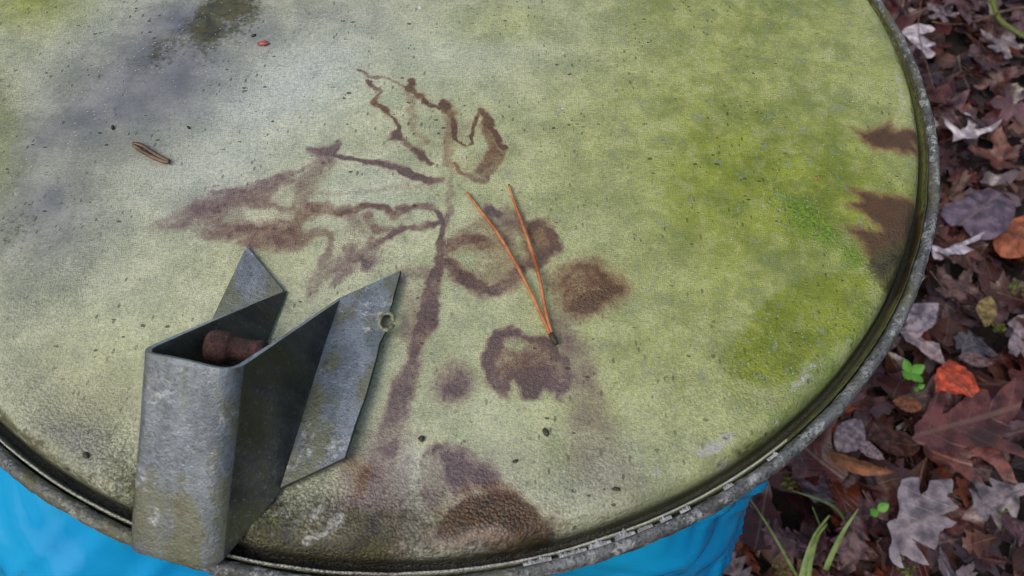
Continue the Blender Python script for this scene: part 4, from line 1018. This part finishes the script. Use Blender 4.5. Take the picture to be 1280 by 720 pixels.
# ------------------------------------------------------------------ green things and twigs on the ground
def blade(px, width, label, h0=.03, h1=.10, group=None):
    n = len(px); P = [on_plane(x, y, GZ - .01 + h) for (x, y), h in zip(px, np.linspace(h0, h1, n))]
    P = catmull(P, 6); n = len(P); V, F = [], []
    for i, p in enumerate(P):
        t_ = (P[min(i + 1, n - 1)] - P[max(i - 1, 0)]).normalized(); s_ = t_.cross(Vector((0, 0, 1)))
        s_ = s_.normalized() if s_.length > 1e-4 else Vector((1, 0, 0))
        w_ = width * (1 - (i / (n - 1)) ** 2.2) * .5 + .0003
        V += [p - s_ * w_, p - Vector((0, 0, w_ * .5)), p + s_ * w_]
    for i in range(n - 1):
        a = i * 3; F += [(a, a + 1, a + 4, a + 3), (a + 1, a + 2, a + 5, a + 4)]
    me = bpy.data.meshes.new('grass_blade'); me.from_pydata([v - P[0] for v in V], [], F); me.update()
    o = link('grass_blade', me, MAT['grass']); o.location = P[0]; tag(o, label, 'grass', group)
    md = o.modifiers.new('thick', 'SOLIDIFY'); md.thickness = .0005
blade([(1000, 735), (1008, 700), (1020, 668), (1037, 644)], .007, 'widest upright grass blade near the bottom, right of the blue bag')
blade([(1010, 735), (1014, 700), (1022, 672), (1034, 655)], .005, 'slim grass blade tucked behind the widest upright one')
blade([(1032, 712), (1044, 685), (1056, 662), (1073, 636)], .006, 'slanting grass blade left of the green round leaf')
blade([(1056, 650), (1046, 636), (1026, 625), (990, 613)], .0035, 'thin grass blade arching left over the litter')
blade([(1002, 730), (985, 700), (962, 660), (938, 624)], .0032, 'long thin grass blade leaning to the blue bag')
blade([(1025, 656), (1021, 646), (1016, 634)], .0025, 'tiny straw-like blade above the upright grass', .02, .05)

def seedling(px, py, s, label, n=4):
    b = on_plane(px, py, GZ + .012); t_ = empty('seedling', b); tag(t_, label, 'seedling')
    link('stem', tube([(0, 0, -.02), (0, .002, .0), (.001, .002, s * .5)], [.001, .0009, .0007], 6), MAT['green'], t_)
    for i in range(n):
        me = LEAFG
        o = bpy.data.objects.new('leaflet', me); col.objects.link(o); o.parent = t_
        a = i * 2 * math.pi / n + .5; o.location = (0, 0, s * .5); o.rotation_euler = (0, -.35, a); o.scale = (s,) * 3
V, F, U = leaf_simple(.36, nu=10, nv=2, seed=2)
LEAFG = mesh_np('leaflet', warp(V, 5, .3, .3, .02), F); LEAFG.materials.append(MAT['green']); LEAFG.polygons.foreach_set('use_smooth', [True] * len(LEAFG.polygons))
seedling(1135, 470, .021, 'small bright green seedling in the litter just outside the rim', 4)
seedling(1146, 487, .010, 'tiny green sprout at the foot of the seedling', 2)
seedling(1094, 640, .016, 'green round leaf lying right of the grass blades', 2)

def moss(px, py, s, label):
    rn = random.Random(px); bm = bmesh.new()
    for k in range(46):
        a = rn.uniform(0, 6.28); d = s * math.sqrt(rn.random()); L = rn.uniform(.004, .009)
        p = Vector((d * math.cos(a), d * math.sin(a) * .8, rn.uniform(0, .006)))
        q = Vector((rn.gauss(0, .6), rn.gauss(0, .6), 1)).normalized() * L; s_ = q.cross(Vector((rn.random(), rn.random(), .2))).normalized() * L * .28
        v = [bm.verts.new(x) for x in (p - s_ * .4, p + q * .5 - s_, p + q, p + q * .5 + s_, p + s_ * .4)]
        bm.faces.new(v)
    me = bpy.data.meshes.new('moss_tuft'); bm.to_mesh(me); bm.free()
    o = link('moss_tuft', me, MAT['mossy'], smooth=False); o.location = on_plane(px, py, GZ + .012); tag(o, label, 'moss')
moss(1270, 362, .016, 'green moss tuft at the right edge, halfway up')
moss(1246, 412, .009, 'tiny green moss tuft left of the lilac toothed leaf')
moss(976, 708, .014, 'yellow-green moss tuft at the bottom, left of the grass blades')
moss(1240, 637, .012, 'green moss tuft on the grey tattered leaf')
moss(984, 606, .010, 'small moss tuft by the rim, at the end of the arching blade')
moss(10, 700, .016, 'green moss tuft in the lower left corner')
moss(1130, 712, .013, 'olive moss tuft under the big grey-lilac maple leaf')

def ground_twig(px, r, label, h=.02, mat='twig'):
    P = catmull([on_plane(x, y, GZ + h) for x, y in px], 5); n = len(P)
    o = link('fallen_twig', tube([q - P[0] for q in P], [r * (1 - .5 * i / n) for i in range(n)], 7), MAT[mat]); o.location = P[0]; tag(o, label, 'twig')
ground_twig([(1290, 8), (1255, 14), (1238, 20), (1222, 26)], .0035, 'brown twig with orange bark at the top right corner', .03)
ground_twig([(1238, -8), (1248, 22), (1268, 38), (1290, 52)], .006, 'mossy green twig crossing the top right corner', .025, 'mossy')
ground_twig([(1152, -2), (1148, 30), (1152, 60), (1160, 85), (1168, 112)], .0012, 'thin reddish leaf stalk standing beside the upper rim', .03)
ground_twig([(1165, 27), (1182, 30), (1205, 30)], .0014, 'thin pale twig near the top, right of the lilac leaf')
ground_twig([(1162, 338), (1178, 358), (1192, 376)], .0010, 'thin tan stalk right of the rim, above the pinkish forked leaf')
ground_twig([(1078, 612), (1086, 626), (1094, 636)], .0010, 'thin straw stalk above the green round leaf')
